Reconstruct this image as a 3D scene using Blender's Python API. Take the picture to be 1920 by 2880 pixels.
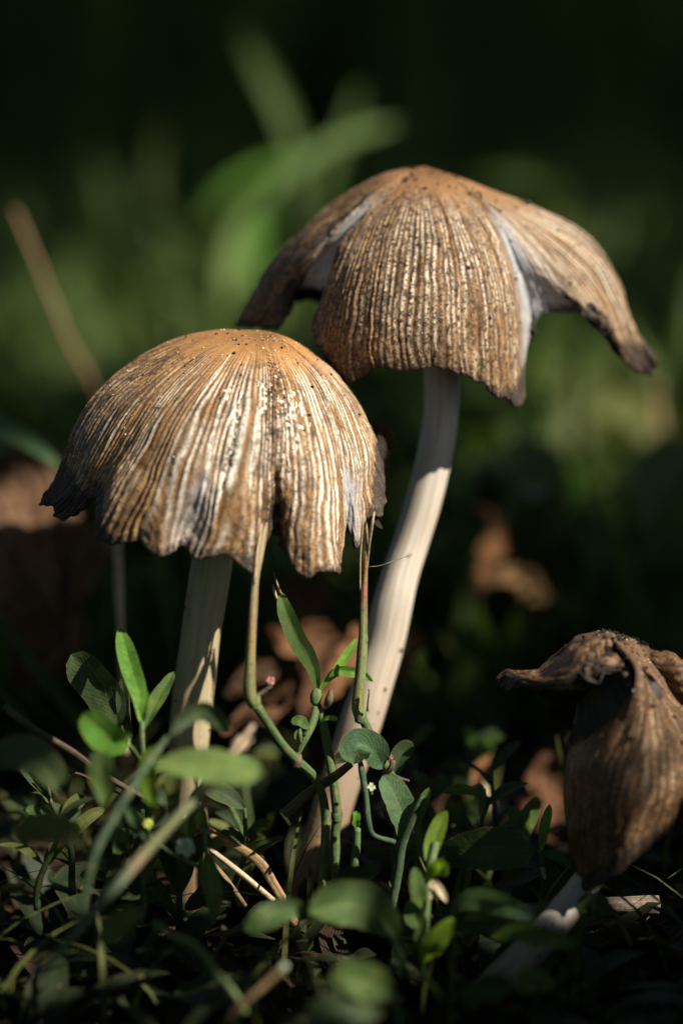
import bpy, math, random
import numpy as np
from mathutils import Vector, Matrix, Quaternion

# ------------------------------------------------------------------ scene, camera, light
# one Blender unit is one centimetre
sc = bpy.context.scene
for o in list(bpy.data.objects):
    bpy.data.objects.remove(o)
sc.unit_settings.system = 'METRIC'
sc.unit_settings.scale_length = 0.01
COL = sc.collection
random.seed(7)
RNG = np.random.default_rng(11)

TILT = math.radians(10.0)
DIST = 42.0
PPC = 250.0                       # photo pixels per cm at the subject
T0 = np.array([0.0, 0.0, 4.5])
FWD = np.array([0.0, math.cos(TILT), -math.sin(TILT)])
UPV = np.array([0.0, math.sin(TILT), math.cos(TILT)])
RGT = np.array([1.0, 0.0, 0.0])
CAMP = T0 - FWD * DIST
LENS = 12.0 / (3.84 / DIST)

cd = bpy.data.cameras.new('camera')
cam = bpy.data.objects.new('camera', cd)
COL.objects.link(cam)
cam.location = Vector(CAMP)
cam.rotation_euler = (math.pi / 2 - TILT, 0, 0)
cd.sensor_fit = 'HORIZONTAL'
cd.sensor_width = 24.0
cd.lens = LENS
cd.clip_start = 1.0
cd.clip_end = 20000.0
cd.dof.use_dof = True
cd.dof.focus_distance = DIST - 2.2
cd.dof.aperture_fstop = LENS * 1e-3 / 1.25      # 1.25 cm wide aperture
cd.dof.aperture_blades = 0
sc.camera = cam

SUN_EL = math.radians(41)
SUN_AZ = math.radians(61)         # from straight behind the camera towards the right
SUN = np.array([math.cos(SUN_EL) * math.sin(SUN_AZ), -math.cos(SUN_EL) * math.cos(SUN_AZ), math.sin(SUN_EL)])
world = bpy.data.worlds.new('World')
sc.world = world
world.use_nodes = True
wn = world.node_tree
wn.nodes.clear()
wo = wn.nodes.new('ShaderNodeOutputWorld')
wb = wn.nodes.new('ShaderNodeBackground')
ws = wn.nodes.new('ShaderNodeTexSky')
ws.sky_type = 'NISHITA'
ws.sun_disc = False
ws.sun_elevation = SUN_EL
ws.sun_rotation = math.atan2(SUN[0], SUN[1])
wb.inputs['Strength'].default_value = 0.055
wn.links.new(ws.outputs[0], wb.inputs[0])
wn.links.new(wb.outputs[0], wo.inputs[0])

sl = bpy.data.lights.new('sun', 'SUN')
sl.energy = 5.0
sl.angle = math.radians(0.53)
sl.color = (1.0, 0.93, 0.82)
so = bpy.data.objects.new('sun', sl)
COL.objects.link(so)
so.rotation_euler = Vector(SUN).to_track_quat('Z', 'Y').to_euler()
so.location = Vector(SUN * 300)

sc.view_settings.view_transform = 'Standard'
sc.view_settings.look = 'None'
sc.view_settings.gamma = 1.0
sc.view_settings.exposure = 0.78
sc.render.engine = 'CYCLES'
sc.cycles.use_denoising = True
sc.cycles.max_bounces = 7
sc.cycles.transmission_bounces = 4
sc.cycles.transparent_max_bounces = 4
sc.cycles.caustics_reflective = False
sc.cycles.caustics_refractive = False


# ------------------------------------------------------------------ geometry helpers
def P(px, py, d):
    """point seen at photo pixel (px, py), d cm behind the subject plane"""
    k = (DIST + d) / DIST / PPC
    return CAMP + FWD * (DIST + d) + RGT * ((px - 960) * k) + UPV * ((1440 - py) * k)


def PX(n, d):
    return n / PPC * (DIST + d) / DIST


def ground_z(x, y):
    return 0.0


def hsh(a, seed=0):
    a = np.asarray(a, dtype=np.float64)
    v = np.sin(a * 127.1 + seed * 311.7 + 13.37) * 43758.5453
    return v - np.floor(v)


def hsh2(a, b, seed=0):
    v = np.sin(np.asarray(a) * 127.1 + np.asarray(b) * 269.5 + seed * 74.7 + 3.1) * 43758.5453
    return v - np.floor(v)


def vn2(x, y, seed=0):
    x0 = np.floor(x); y0 = np.floor(y)
    fx = x - x0; fy = y - y0
    fx = fx * fx * (3 - 2 * fx); fy = fy * fy * (3 - 2 * fy)
    a = hsh2(x0, y0, seed); b = hsh2(x0 + 1, y0, seed)
    c = hsh2(x0, y0 + 1, seed); d = hsh2(x0 + 1, y0 + 1, seed)
    return (a * (1 - fx) + b * fx) * (1 - fy) + (c * (1 - fx) + d * fx) * fy


def fbm2(x, y, seed=0, n=3):
    s = 0.0; a = 0.5
    for i in range(n):
        s = s + a * vn2(x, y, seed + i * 17)
        x = x * 2.03; y = y * 2.03; a *= 0.5
    return s / (1 - 0.5 ** n)


def sst(a, b, x):
    t = np.clip((x - a) / (b - a), 0, 1)
    return t * t * (3 - 2 * t)


def spline(pts, n, closed=False):
    """Catmull-Rom through pts (k, m), resampled evenly over n points by length"""
    p = np.asarray(pts, float)
    if len(p) == 2:
        t = np.linspace(0, 1, n)[:, None]
        return p[0] * (1 - t) + p[1] * t
    q = np.vstack([2 * p[0] - p[1], p, 2 * p[-1] - p[-2]])
    out = []
    m = 14
    for i in range(1, len(q) - 2):
        t = np.linspace(0, 1, m, endpoint=False)[:, None]
        a, b, c, d = q[i - 1], q[i], q[i + 1], q[i + 2]
        out.append(0.5 * ((2 * b) + (c - a) * t + (2 * a - 5 * b + 4 * c - d) * t ** 2 + (3 * b - a - 3 * c + d) * t ** 3))
    out.append(p[-1:])
    o = np.vstack(out)
    l = np.concatenate([[0], np.cumsum(np.linalg.norm(np.diff(o[:, :3], axis=0), axis=1))])
    s = np.linspace(0, l[-1], n)
    return np.stack([np.interp(s, l, o[:, k]) for k in range(o.shape[1])], 1)


def mesh_from(name, verts, faces, smooth=True):
    me = bpy.data.meshes.new(name)
    v = np.asarray(verts, np.float32)
    if isinstance(faces, np.ndarray):
        k = faces.shape[1]
        me.vertices.add(len(v)); me.vertices.foreach_set('co', v.ravel())
        me.loops.add(faces.size); me.loops.foreach_set('vertex_index', faces.astype(np.int32).ravel())
        me.polygons.add(len(faces))
        me.polygons.foreach_set('loop_start', np.arange(0, faces.size, k, dtype=np.int32))
        me.polygons.foreach_set('loop_total', np.full(len(faces), k, np.int32))
        me.update(calc_edges=True)
    else:
        me.from_pydata([tuple(map(float, q)) for q in v], [], faces)
        me.update()
    if smooth:
        me.polygons.foreach_set('use_smooth', np.ones(len(me.polygons), bool))
    return me


def attr(me, name, vals):
    a = me.attributes.new(name, 'FLOAT', 'POINT')
    a.data.foreach_set('value', np.asarray(vals, np.float32).ravel())


def uvs(me, u, v):
    ul = me.uv_layers.new(name='UVMap')
    idx = np.empty(len(me.loops), np.int32)
    me.loops.foreach_get('vertex_index', idx)
    ul.data.foreach_set('uv', np.stack([np.asarray(u)[idx], np.asarray(v)[idx]], 1).astype(np.float32).ravel())


def obj(name, me, mat, parent=None):
    o = bpy.data.objects.new(name, me)
    COL.objects.link(o)
    for m in (mat if isinstance(mat, (list, tuple)) else [mat]):
        me.materials.append(m)
    if parent is not None:
        o.parent = parent
        while parent is not None:          # meshes are built in world space
            o.location -= parent.location
            parent = parent.parent
    return o


def tag(o, label=None, cat=None, group=None, kind=None):
    if label: o['label'] = label
    if cat: o['category'] = cat
    if group: o['group'] = group
    if kind: o['kind'] = kind
    return o


def thing(name, loc, label, cat, group=None):
    o = bpy.data.objects.new(name, None)
    COL.objects.link(o)
    o.empty_display_size = 0.3
    o.location = Vector(loc)
    return tag(o, label, cat, group)


def grid_faces(nu, nv, wrap_u=False):
    i = np.arange(nv - 1)[:, None]
    j = np.arange(nu if wrap_u else nu - 1)[None, :]
    j2 = (j + 1) % nu
    return np.stack([i * nu + j, i * nu + j2, (i + 1) * nu + j2, (i + 1) * nu + j], -1).reshape(-1, 4)


def frames(c):
    t = np.gradient(c, axis=0)
    t /= np.linalg.norm(t, axis=1)[:, None] + 1e-9
    n = np.cross(t[0], [0.31, 0.9, 0.2]); n /= np.linalg.norm(n)
    N = [n]
    for k in range(1, len(c)):
        n = N[-1] - t[k] * np.dot(N[-1], t[k])
        N.append(n / np.linalg.norm(n))
    N = np.array(N)
    return t, N, np.cross(t, N)


def tube_mesh(name, c, r, sides=12, ridge=0.0, ridges=0, bump=0.0, seed=0, cap=True):
    """c (n,3) world points, r (n,) radii"""
    n = len(c)
    t, N, B = frames(c)
    a = np.linspace(0, 2 * math.pi, sides, endpoint=False)
    rr = np.repeat(np.asarray(r)[:, None], sides, 1)
    if ridges:
        rr = rr * (1 + ridge * np.cos(a * ridges)[None, :] * 0.5 + ridge * 0.6 * (hsh(np.arange(sides), seed)[None, :] - 0.5))
    L = np.concatenate([[0], np.cumsum(np.linalg.norm(np.diff(c, axis=0), axis=1))])
    if bump:
        rr = rr * (1 + bump * (fbm2(np.cos(a)[None, :] * 2 + 7, L[:, None] * 2.2 + np.sin(a)[None, :] * 2, seed) - 0.5))
    v = c[:, None, :] + rr[..., None] * (np.cos(a)[None, :, None] * N[:, None, :] + np.sin(a)[None, :, None] * B[:, None, :])
    f = grid_faces(sides, n, True)
    v = v.reshape(-1, 3)
    u = np.tile(a / (2 * math.pi), n); w = np.repeat(L, sides)
    if cap:
        v = np.vstack([v, c[0] - t[0] * r[0] * 0.25, c[-1] + t[-1] * r[-1] * 0.35])
        k0, k1 = len(v) - 2, len(v) - 1
        fl = [list(q) for q in f]
        for j in range(sides):
            fl.append([k0, (j + 1) % sides, j])
            b = (n - 1) * sides
            fl.append([k1, b + j, b + (j + 1) % sides])
        u = np.append(u, [0.5, 0.5]); w = np.append(w, [0, L[-1]])
        me = mesh_from(name, v, fl)
    else:
        me = mesh_from(name, v, f)
    uvs(me, u, w)
    attr(me, 'tt', w / max(L[-1], 1e-6))
    return me


def stem(name, pts, mat, parent, n=28, sides=10, **kw):
    """pts: (px, py, d, radius_px)"""
    w = np.array([list(P(a, b, d)) + [PX(r, d)] for a, b, d, r in pts])
    s = spline(w, n)
    return obj(name, tube_mesh(name, s[:, :3], s[:, 3], sides, **kw), mat, parent)


LEAF_SHAPES = {
    'lance': lambda s: np.power(np.clip(s, 0, 1), 0.75) * np.power(np.clip(1 - s, 0, 1), 0.62) * 2.55,
    'oval': lambda s: np.power(np.clip(s, 0, 1), 0.62) * np.power(np.clip(1 - s, 0, 1), 0.42) * 2.03,
    'spoon': lambda s: np.power(np.clip(s, 0, 1), 1.1) * np.power(np.clip(1 - s, 0, 1), 0.4) * 2.3,
    'blade': lambda s: np.power(np.clip(s + 0.08, 0, 1), 0.25) * np.power(np.clip(1 - s, 0, 1), 0.55) * 1.35,
    'round': lambda s: np.power(np.clip(s, 0, 1), 0.45) * np.power(np.clip(1 - s, 0, 1), 0.36) * 1.72,
}


def leaf_mesh(name, c, width, face, shape='lance', roll=0.0, fold=0.22, wave=0.05, twist=0.0, seed=0, nv=22, nu=9, nib=0.0, crumple=0.0):
    """c (n,3) centre line; face: vector the blade looks towards before rolling"""
    s = np.linspace(0, 1, nv)
    c = spline(c, nv)
    t = np.gradient(c, axis=0); t /= np.linalg.norm(t, axis=1)[:, None] + 1e-9
    L = np.linalg.norm(np.diff(c, axis=0), axis=1).sum()
    half = width * 0.5 * np.clip(LEAF_SHAPES[shape](s), 0.0, 1.2)
    half = np.maximum(half, width * 0.035 * (1 - s) + 1e-4)
    half = half * (1 + 0.10 * (vn2(s * 5, s * 0 + seed, 3) - 0.5))
    V = []; U = []; W = []
    jj = np.linspace(-1, 1, nu)
    for k in range(nv):
        side = np.cross(t[k], face)
        if np.linalg.norm(side) < 1e-3: side = np.cross(t[k], RGT)
        side /= np.linalg.norm(side)
        ang = roll + twist * (s[k] - 0.5)
        nrm = np.cross(side, t[k]); nrm /= np.linalg.norm(nrm)
        sd = side * math.cos(ang) + nrm * math.sin(ang)
        nm = np.cross(sd, t[k])
        edge_l = 1 - nib * sst(0.62, 0.95, float(hsh(k * 0.7, seed))) if nib else 1
        for j in jj:
            h = half[k] * (edge_l if j < 0 else 1)
            lift = fold * abs(j) ** 1.3 * h - 0.02 * width * math.exp(-(j * 6) ** 2)
            lift += wave * width * abs(j) * math.sin(s[k] * 9 + seed * 1.7 + (2 if j > 0 else 0))
            if crumple:
                lift += crumple * width * float(fbm2(np.array(s[k] * 5 + seed), np.array(j * 2.2 + 9), seed, 3) - .5)
                h *= 1 + 0.9 * abs(j) * (float(vn2(np.array(s[k] * 9), np.array(seed + (3.0 if j > 0 else 0)), 4)) - .5)
            V.append(c[k] + sd * (j * h) + nm * lift)
            U.append(j * 0.5 + 0.5); W.append(s[k])
    me = mesh_from(name, V, grid_faces(nu, nv))
    uvs(me, np.array(U), np.array(W))
    attr(me, 'tint', np.full(len(V), float(hsh(seed, 5))))
    attr(me, 'tt', np.array(W))
    return me


def leaf(pts, wpx, mat, parent, shape='lance', roll=0, fold=0.22, name='leaf', **kw):
    """pts (px,py,d) from base to tip; wpx width in photo pixels"""
    c = np.array([P(*q) for q in pts])
    seed = int(abs(pts[0][0] * 3 + pts[-1][1] * 7)) % 997
    kw.setdefault('seed', seed); kw.setdefault('nib', 0.06)
    d = np.mean([q[2] for q in pts])
    return obj(name, leaf_mesh(name, c, PX(wpx, d), -FWD, shape, math.radians(roll), fold, **kw), mat, parent)


# ------------------------------------------------------------------ materials
class NT:
    def __init__(s, name):
        s.m = bpy.data.materials.new(name); s.m.use_nodes = True
        s.t = s.m.node_tree; s.t.nodes.clear()
        s.out = s.n('ShaderNodeOutputMaterial')

    def n(s, t, **kw):
        k = s.t.nodes.new(t)
        for a, b in kw.items(): setattr(k, a, b)
        return k

    def put(s, sock, v):
        if v is None: return
        if isinstance(v, bpy.types.NodeSocket): s.t.links.new(v, sock)
        else:
            if sock.type == 'RGBA' and len(v) == 3: v = (*v, 1)
            sock.default_value = v

    def math(s, op, a, b=None, c=None, clamp=False):
        k = s.n('ShaderNodeMath', operation=op, use_clamp=clamp)
        for i, q in enumerate((a, b, c)):
            if q is not None: s.put(k.inputs[i], q)
        return k.outputs[0]

    def mix(s, f, a, b):
        k = s.n('ShaderNodeMix', data_type='RGBA')
        s.put(k.inputs[0], f); s.put(k.inputs[6], a); s.put(k.inputs[7], b)
        return k.outputs[2]

    def mr(s, v, a, b, c=0.0, d=1.0):
        k = s.n('ShaderNodeMapRange', interpolation_type='SMOOTHSTEP')
        s.put(k.inputs[0], v); s.put(k.inputs[1], a); s.put(k.inputs[2], b); s.put(k.inputs[3], c); s.put(k.inputs[4], d)
        return k.outputs[0]

    def attr(s, n):
        return s.n('ShaderNodeAttribute', attribute_name=n).outputs['Fac']

    def scaled(s, vec, sc_):
        k = s.n('ShaderNodeMapping'); s.put(k.inputs[0], vec); k.inputs['Scale'].default_value = sc_
        return k.outputs[0]

    def uv(s): return s.n('ShaderNodeTexCoord').outputs['UV']
    def ob(s): return s.n('ShaderNodeTexCoord').outputs['Object']

    def noise(s, vec, scale, detail=4, rough=0.55, dist=0.0):
        k = s.n('ShaderNodeTexNoise'); s.put(k.inputs['Vector'], vec)
        k.inputs['Scale'].default_value = scale; k.inputs['Detail'].default_value = detail
        k.inputs['Roughness'].default_value = rough; k.inputs['Distortion'].default_value = dist
        return k.outputs[0]

    def ramp(s, f, stops):
        k = s.n('ShaderNodeValToRGB'); s.put(k.inputs[0], f)
        e = k.color_ramp.elements
        while len(e) < len(stops): e.new(0.5)
        for q, (p, c) in zip(e, stops): q.position = p; q.color = (*c, 1)
        return k.outputs[0]

    def bump(s, h, strength, dist):
        k = s.n('ShaderNodeBump'); s.put(k.inputs['Height'], h)
        k.inputs['Strength'].default_value = strength; k.inputs['Distance'].default_value = dist
        return k.outputs[0]

    def princ(s, col, rough=0.7, normal=None, spec=0.4, sss=0.0, sssr=(0.1, 0.06, 0.03)):
        k = s.n('ShaderNodeBsdfPrincipled')
        s.put(k.inputs['Base Color'], col); s.put(k.inputs['Roughness'], rough)
        k.inputs['Specular IOR Level'].default_value = spec
        if normal is not None: s.put(k.inputs['Normal'], normal)
        if sss:
            k.inputs['Subsurface Weight'].default_value = sss
            k.inputs['Subsurface Radius'].default_value = sssr
            k.inputs['Subsurface Scale'].default_value = 1.0
        return k.outputs[0]

    def end(s, sh):
        s.put(s.out.inputs[0], sh); return s.m


def mat_cap(name, dark, mid, tan, cream, crown, pale_gain=1.0, grime=0.5, rim=(0.02, 0.014, 0.010), wet=0.0):
    b = NT(name)
    uv = b.uv(); ob = b.ob()
    tt = b.attr('tt'); pale = b.attr('pale'); flesh = b.attr('flesh'); grim = b.attr('grime')
    st = b.noise(b.scaled(uv, (13, 2.2, 1)), 1.0, 5, 0.6, 0.15)
    st2 = b.noise(b.scaled(uv, (30, 9, 1)), 1.0, 4, 0.65)
    patch = b.noise(ob, 1.6, 4)
    fine = b.noise(ob, 26, 4, 0.7)
    grain = b.noise(ob, 60, 3, 0.7)
    base = b.ramp(b.math('ADD', b.math('MULTIPLY', st, 0.62), b.math('MULTIPLY', st2, 0.38)),
                  [(0.36, dark), (0.50, mid), (0.66, tan)])
    glow = tuple(min(.8, x * k_) for x, k_ in zip(crown, (1.4, 1.45, 1.6)))
    cr = b.mix(b.mr(fine, .35, .7), crown, tuple(x * .55 for x in crown))
    cr = b.mix(b.mr(b.math('ADD', tt, b.math('MULTIPLY', b.math('SUBTRACT', patch, .5), .3)), 0.08, 0.22), cr, glow)
    base = b.mix(b.mr(tt, 0.16, 0.46, 0.92, 0.0), base, cr)
    base = b.mix(b.math('MULTIPLY', b.attr('groove'), 0.6), base, dark)
    pm = b.math('MULTIPLY', pale, b.mr(st2, 0.28, 0.46), clamp=True)
    pm = b.math('MULTIPLY', pm, pale_gain, clamp=True)
    base = b.mix(pm, base, cream)
    gm = b.math('MULTIPLY', b.mr(b.math('ADD', b.math('MULTIPLY', fine, 0.6), b.math('MULTIPLY', st2, 0.4)), 0.46, 0.585),
                b.math('MULTIPLY', grim, grime), clamp=True)
    base = b.mix(gm, base, (0.035, 0.018, 0.008))
    crust = b.noise(ob, 7.5, 6, 0.72)
    base = b.mix(b.math('MULTIPLY', b.math('MULTIPLY', b.mr(crust, 0.52, 0.60), grim, clamp=True), 0.8), base, (0.040, 0.020, 0.009))
    base = b.mix(b.math('MULTIPLY', b.mr(grain, 0.60, 0.70), 0.55), base, tuple(min(.8, x * 1.5) for x in tan))
    base = b.mix(b.math('MULTIPLY', b.mr(patch, 0.50, 0.75), 0.35), base, dark)
    fl = b.mix(b.mr(st2, 0.3, 0.7), (0.50, 0.51, 0.52), (0.27, 0.28, 0.30))
    base = b.mix(flesh, base, fl)
    edge = b.math('ADD', tt, b.math('MULTIPLY', b.math('SUBTRACT', fine, 0.5), 0.12))
    base = b.mix(b.mr(edge, 0.955, 1.0, 0.0, 0.9), base, rim)
    h = b.math('ADD', b.math('MULTIPLY', fine, 0.6), b.math('MULTIPLY', st2, 0.8))
    h = b.math('ADD', h, b.math('MULTIPLY', grain, 0.35))
    return b.end(b.princ(base, 0.62, b.bump(h, 0.55, 0.03), 0.35 + wet, 0.12))


def mat_gills():
    b = NT('gills')
    st = b.noise(b.scaled(b.uv(), (30, 2, 1)), 1.0, 3)
    c = b.ramp(st, [(0.3, (0.012, 0.010, 0.009)), (0.7, (0.05, 0.04, 0.034))])
    return b.end(b.princ(c, 0.7))


def mat_stipe(name, light, streak, base_col):
    b = NT(name)
    uv = b.uv(); ob = b.ob()
    st = b.noise(b.scaled(uv, (34, 0.7, 1)), 1.0, 5, 0.6, 0.2)
    fine = b.noise(ob, 30, 4, 0.65)
    c = b.ramp(st, [(0.30, streak), (0.58, light)])
    blot = b.noise(b.scaled(ob, (1, 1, .4)), 3.0, 5, .65)
    c = b.mix(b.math('MULTIPLY', b.mr(blot, .5, .68), .45), c, tuple(x * .62 for x in light))
    c = b.mix(b.mr(b.attr('tt'), 0.5, 0.95), c, b.mix(b.mr(st, .3, .7), base_col, tuple(x * .5 for x in base_col)))
    c = b.mix(b.math('MULTIPLY', b.mr(fine, 0.55, 0.75), 0.22), c, streak)
    return b.end(b.princ(c, 0.55, b.bump(b.math('ADD', st, b.math('MULTIPLY', fine, .4)), 0.18, 0.02), 0.35, 0.15, (0.08, 0.05, 0.03)))


def mat_leaf(name, col, back=None, trans=0.35, spots=0.2, rough=0.6, edge=(0.30, 0.20, 0.08)):
    b = NT(name)
    uv = b.uv(); ob = b.ob()
    sx = b.n('ShaderNodeSeparateXYZ'); b.put(sx.inputs[0], uv)
    off = b.math('ABSOLUTE', b.math('SUBTRACT', sx.outputs[0], 0.5))
    vein = b.mr(off, 0.012, 0.05, 1.0, 0.0)
    side = b.n('ShaderNodeTexWave', wave_type='BANDS', bands_direction='Y')
    b.put(side.inputs['Vector'], uv)
    vv = b.math('ADD', b.math('MULTIPLY', sx.outputs[1], 13), b.math('MULTIPLY', off, -9))
    lat = b.math('POWER', b.math('ABSOLUTE', b.math('SINE', b.math('MULTIPLY', vv, math.pi))), 8.0)
    n1 = b.noise(ob, 3.5, 4); n2 = b.noise(ob, 24, 4, 0.65)
    tint = b.attr('tint')
    c0 = tuple(x * 0.72 for x in col); c1 = tuple(min(1, x * 1.3) for x in col)
    c = b.mix(b.mr(n1, 0.3, 0.7), c0, c1)
    c = b.mix(b.math('MULTIPLY', tint, 0.35), c, (col[0] * 1.5, col[1] * 1.12, col[2] * 0.55))
    c = b.mix(b.math('MULTIPLY', b.mr(n2, 0.48, 0.68), 0.5), c, tuple(x * 1.7 for x in col))
    n3 = b.noise(ob, 9, 5, 0.7)
    c = b.mix(b.math('MULTIPLY', b.mr(n3, 0.52, 0.66), 0.55), c, (col[0] * 2.3, col[1] * 1.5, col[2] * 0.8))
    c = b.mix(b.math('MULTIPLY', b.mr(b.noise(ob, 45, 2, .6), 0.66, 0.72), 0.6), c, (0.05, 0.04, 0.015))
    c = b.mix(b.math('MULTIPLY', lat, 0.06), c, tuple(x * 1.8 for x in col))
    c = b.mix(b.math('MULTIPLY', vein, 0.5), c, (col[0] * 2.4, col[1] * 1.7, col[2] * 1.3))
    c = b.mix(b.math('MULTIPLY', b.mr(b.noise(ob, 5.5, 3), 0.66, 0.72), spots * 3, clamp=True), c, edge)
    rim = b.mr(b.math('ADD', off, b.math('MULTIPLY', n2, 0.04)), 0.49, 0.52)
    c = b.mix(b.math('MULTIPLY', rim, 0.5), c, edge)
    bp = b.bump(b.math('ADD', b.math('MULTIPLY', n2, 0.9), b.math('MULTIPLY', lat, -0.15)), 0.5, 0.02)
    p = b.princ(c, rough, bp, 0.28)
    tr = b.n('ShaderNodeBsdfTranslucent')
    b.put(tr.inputs[0], b.mix(0.5, c, (col[0] * 2.2, col[1] * 2.0, col[2] * 0.7)))
    mx = b.n('ShaderNodeMixShader'); mx.inputs[0].default_value = trans
    b.put(mx.inputs[1], p); b.put(mx.inputs[2], tr.outputs[0])
    return b.end(mx.outputs[0])


def mat_streaky(name, stops, tstops=None, ux=14, vy=1.2, rough=0.65, bump=0.4, tmix=0.8):
    b = NT(name)
    uv = b.uv(); ob = b.ob()
    st = b.noise(b.scaled(uv, (ux, vy, 1)), 1.0, 5, 0.62, 0.3)
    fine = b.noise(ob, 22, 4, 0.65)
    c = b.ramp(st, stops)
    if tstops:
        tw = b.math('ADD', b.attr('tt'), b.math('MULTIPLY', b.math('SUBTRACT', st, 0.5), 0.10))
        tc = b.ramp(tw, tstops)
        tc = b.mix(b.mr(st, 0.35, 0.6, 0.65, 0.0), tc, (0.03, 0.025, 0.012))
        c = b.mix(tmix, c, tc)
    mot = b.noise(ob, 7, 5, 0.7)
    c = b.mix(b.math('MULTIPLY', b.mr(mot, 0.50, 0.66), 0.5), c, (0.22, 0.19, 0.06))
    c = b.mix(b.math('MULTIPLY', b.mr(fine, 0.54, 0.66), 0.5), c, (0.04, 0.025, 0.012))
    return b.end(b.princ(c, rough, b.bump(b.math('ADD', st, fine), bump, 0.025), 0.3))


def mat_deadleaf(name, col):
    b = NT(name)
    ob = b.ob(); uv = b.uv()
    sx = b.n('ShaderNodeSeparateXYZ'); b.put(sx.inputs[0], uv)
    off = b.math('ABSOLUTE', b.math('SUBTRACT', sx.outputs[0], 0.5))
    vv = b.math('ADD', b.math('MULTIPLY', sx.outputs[1], 8), b.math('MULTIPLY', off, -7))
    lat = b.math('POWER', b.math('ABSOLUTE', b.math('SINE', b.math('MULTIPLY', vv, math.pi))), 10.0)
    n1 = b.noise(ob, 1.5, 5, 0.65); n2 = b.noise(ob, 9, 4, 0.6)
    c = b.ramp(n1, [(0.3, tuple(x * .35 for x in col)), (0.5, col), (0.72, tuple(min(1, x * 1.6) for x in col))])
    c = b.mix(b.math('MULTIPLY', lat, 0.5), c, tuple(x * .3 for x in col))
    c = b.mix(b.math('MULTIPLY', b.mr(n2, .5, .7), .5), c, tuple(x * .4 for x in col))
    p = b.princ(c, 0.75, b.bump(b.math('ADD', n1, b.math('MULTIPLY', lat, .6)), 0.6, 0.08), 0.25)
    tr = b.n('ShaderNodeBsdfTranslucent'); b.put(tr.inputs[0], c)
    mx = b.n('ShaderNodeMixShader'); mx.inputs[0].default_value = 0.2
    b.put(mx.inputs[1], p); b.put(mx.inputs[2], tr.outputs[0])
    return b.end(mx.outputs[0])


def mat_soil():
    b = NT('soil')
    ob = b.ob()
    n1 = b.noise(ob, 0.6, 6, 0.65); n2 = b.noise(ob, 5, 6, 0.7)
    c = b.ramp(n2, [(0.3, (0.006, 0.004, 0.003)), (0.55, (0.018, 0.012, 0.007)), (0.75, (0.05, 0.032, 0.018))])  # soil tones lowered to stand in for shade on the ground
    c = b.mix(b.mr(n1, 0.5, 0.7, 0, .6), c, (0.018, 0.016, 0.008))
    return b.end(b.princ(c, 0.9, b.bump(b.math('ADD', n1, n2), 0.9, 0.25), 0.2))


def mat_plain(name, col, rough=0.7, var=0.4):
    b = NT(name)
    n = b.noise(b.ob(), 18, 4)
    c = b.mix(b.mr(n, .3, .7), tuple(x * (1 - var) for x in col), tuple(min(1, x * (1 + var)) for x in col))
    return b.end(b.princ(c, rough, b.bump(n, .3, .02), .3))


M = {}
M['cap_r'] = mat_cap('cap_weathered', (0.040, 0.019, 0.007), (0.235, 0.117, 0.038), (0.45, 0.265, 0.11), (0.80, 0.70, 0.54), (0.22, 0.105, 0.038), 0.75, 1.5)
M['cap_l'] = mat_cap('cap_striped', (0.058, 0.027, 0.009), (0.275, 0.138, 0.044), (0.53, 0.32, 0.125), (0.85, 0.78, 0.65), (0.33, 0.155, 0.046), 0.86, 1.05)
M['cap_o'] = mat_cap('cap_decayed', (0.022, 0.011, 0.005), (0.145, 0.066, 0.023), (0.33, 0.175, 0.065), (0.46, 0.33, 0.19), (0.10, 0.052, 0.022), 0.5, 1.5)
M['gills'] = mat_gills()
M['stipe_r'] = mat_stipe('stipe_white', (0.56, 0.49, 0.40), (0.35, 0.28, 0.21), (0.30, 0.185, 0.095))
M['stipe_l'] = mat_stipe('stipe_tan', (0.46, 0.38, 0.23), (0.33, 0.255, 0.14), (0.20, 0.12, 0.06))
M['stipe_o'] = mat_stipe('stipe_grey', (0.42, 0.36, 0.30), (0.27, 0.22, 0.18), (0.27, 0.21, 0.17))
M['dirt'] = mat_plain('dirt', (0.022, 0.014, 0.008), 0.85)
M['flake'] = mat_plain('flake', (0.70, 0.64, 0.52), 0.7, 0.15)
M['green'] = mat_leaf('leaf_green', (0.066, 0.122, 0.030))
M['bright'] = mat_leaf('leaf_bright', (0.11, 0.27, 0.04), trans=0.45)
M['blue'] = mat_leaf('leaf_bluish', (0.055, 0.115, 0.055), trans=0.3)
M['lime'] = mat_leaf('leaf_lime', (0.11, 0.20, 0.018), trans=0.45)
M['darkleaf'] = mat_leaf('leaf_dark', (0.033, 0.058, 0.022), trans=0.25)
M['olive'] = mat_leaf('leaf_olive', (0.065, 0.085, 0.020), trans=0.25)
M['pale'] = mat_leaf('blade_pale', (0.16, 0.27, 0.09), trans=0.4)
M['stalk'] = mat_streaky('stalk_green', [(0.35, (0.045, 0.085, 0.025)), (0.65, (0.13, 0.19, 0.065))], vy=1.5)
M['stalk_dk'] = mat_streaky('stalk_dark', [(0.35, (0.020, 0.045, 0.022)), (0.65, (0.06, 0.105, 0.05))])
M['stalk_dry'] = mat_streaky('stalk_dry_top', [(0.3, (0.10, 0.06, 0.025)), (0.6, (0.45, 0.34, 0.18))],
                             [(0.0, (0.11, 0.16, 0.035)), (0.22, (0.17, 0.17, 0.045)), (0.42, (0.30, 0.17, 0.06)), (0.60, (0.42, 0.32, 0.17)), (1.0, (0.40, 0.31, 0.18))], ux=10)
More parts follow.
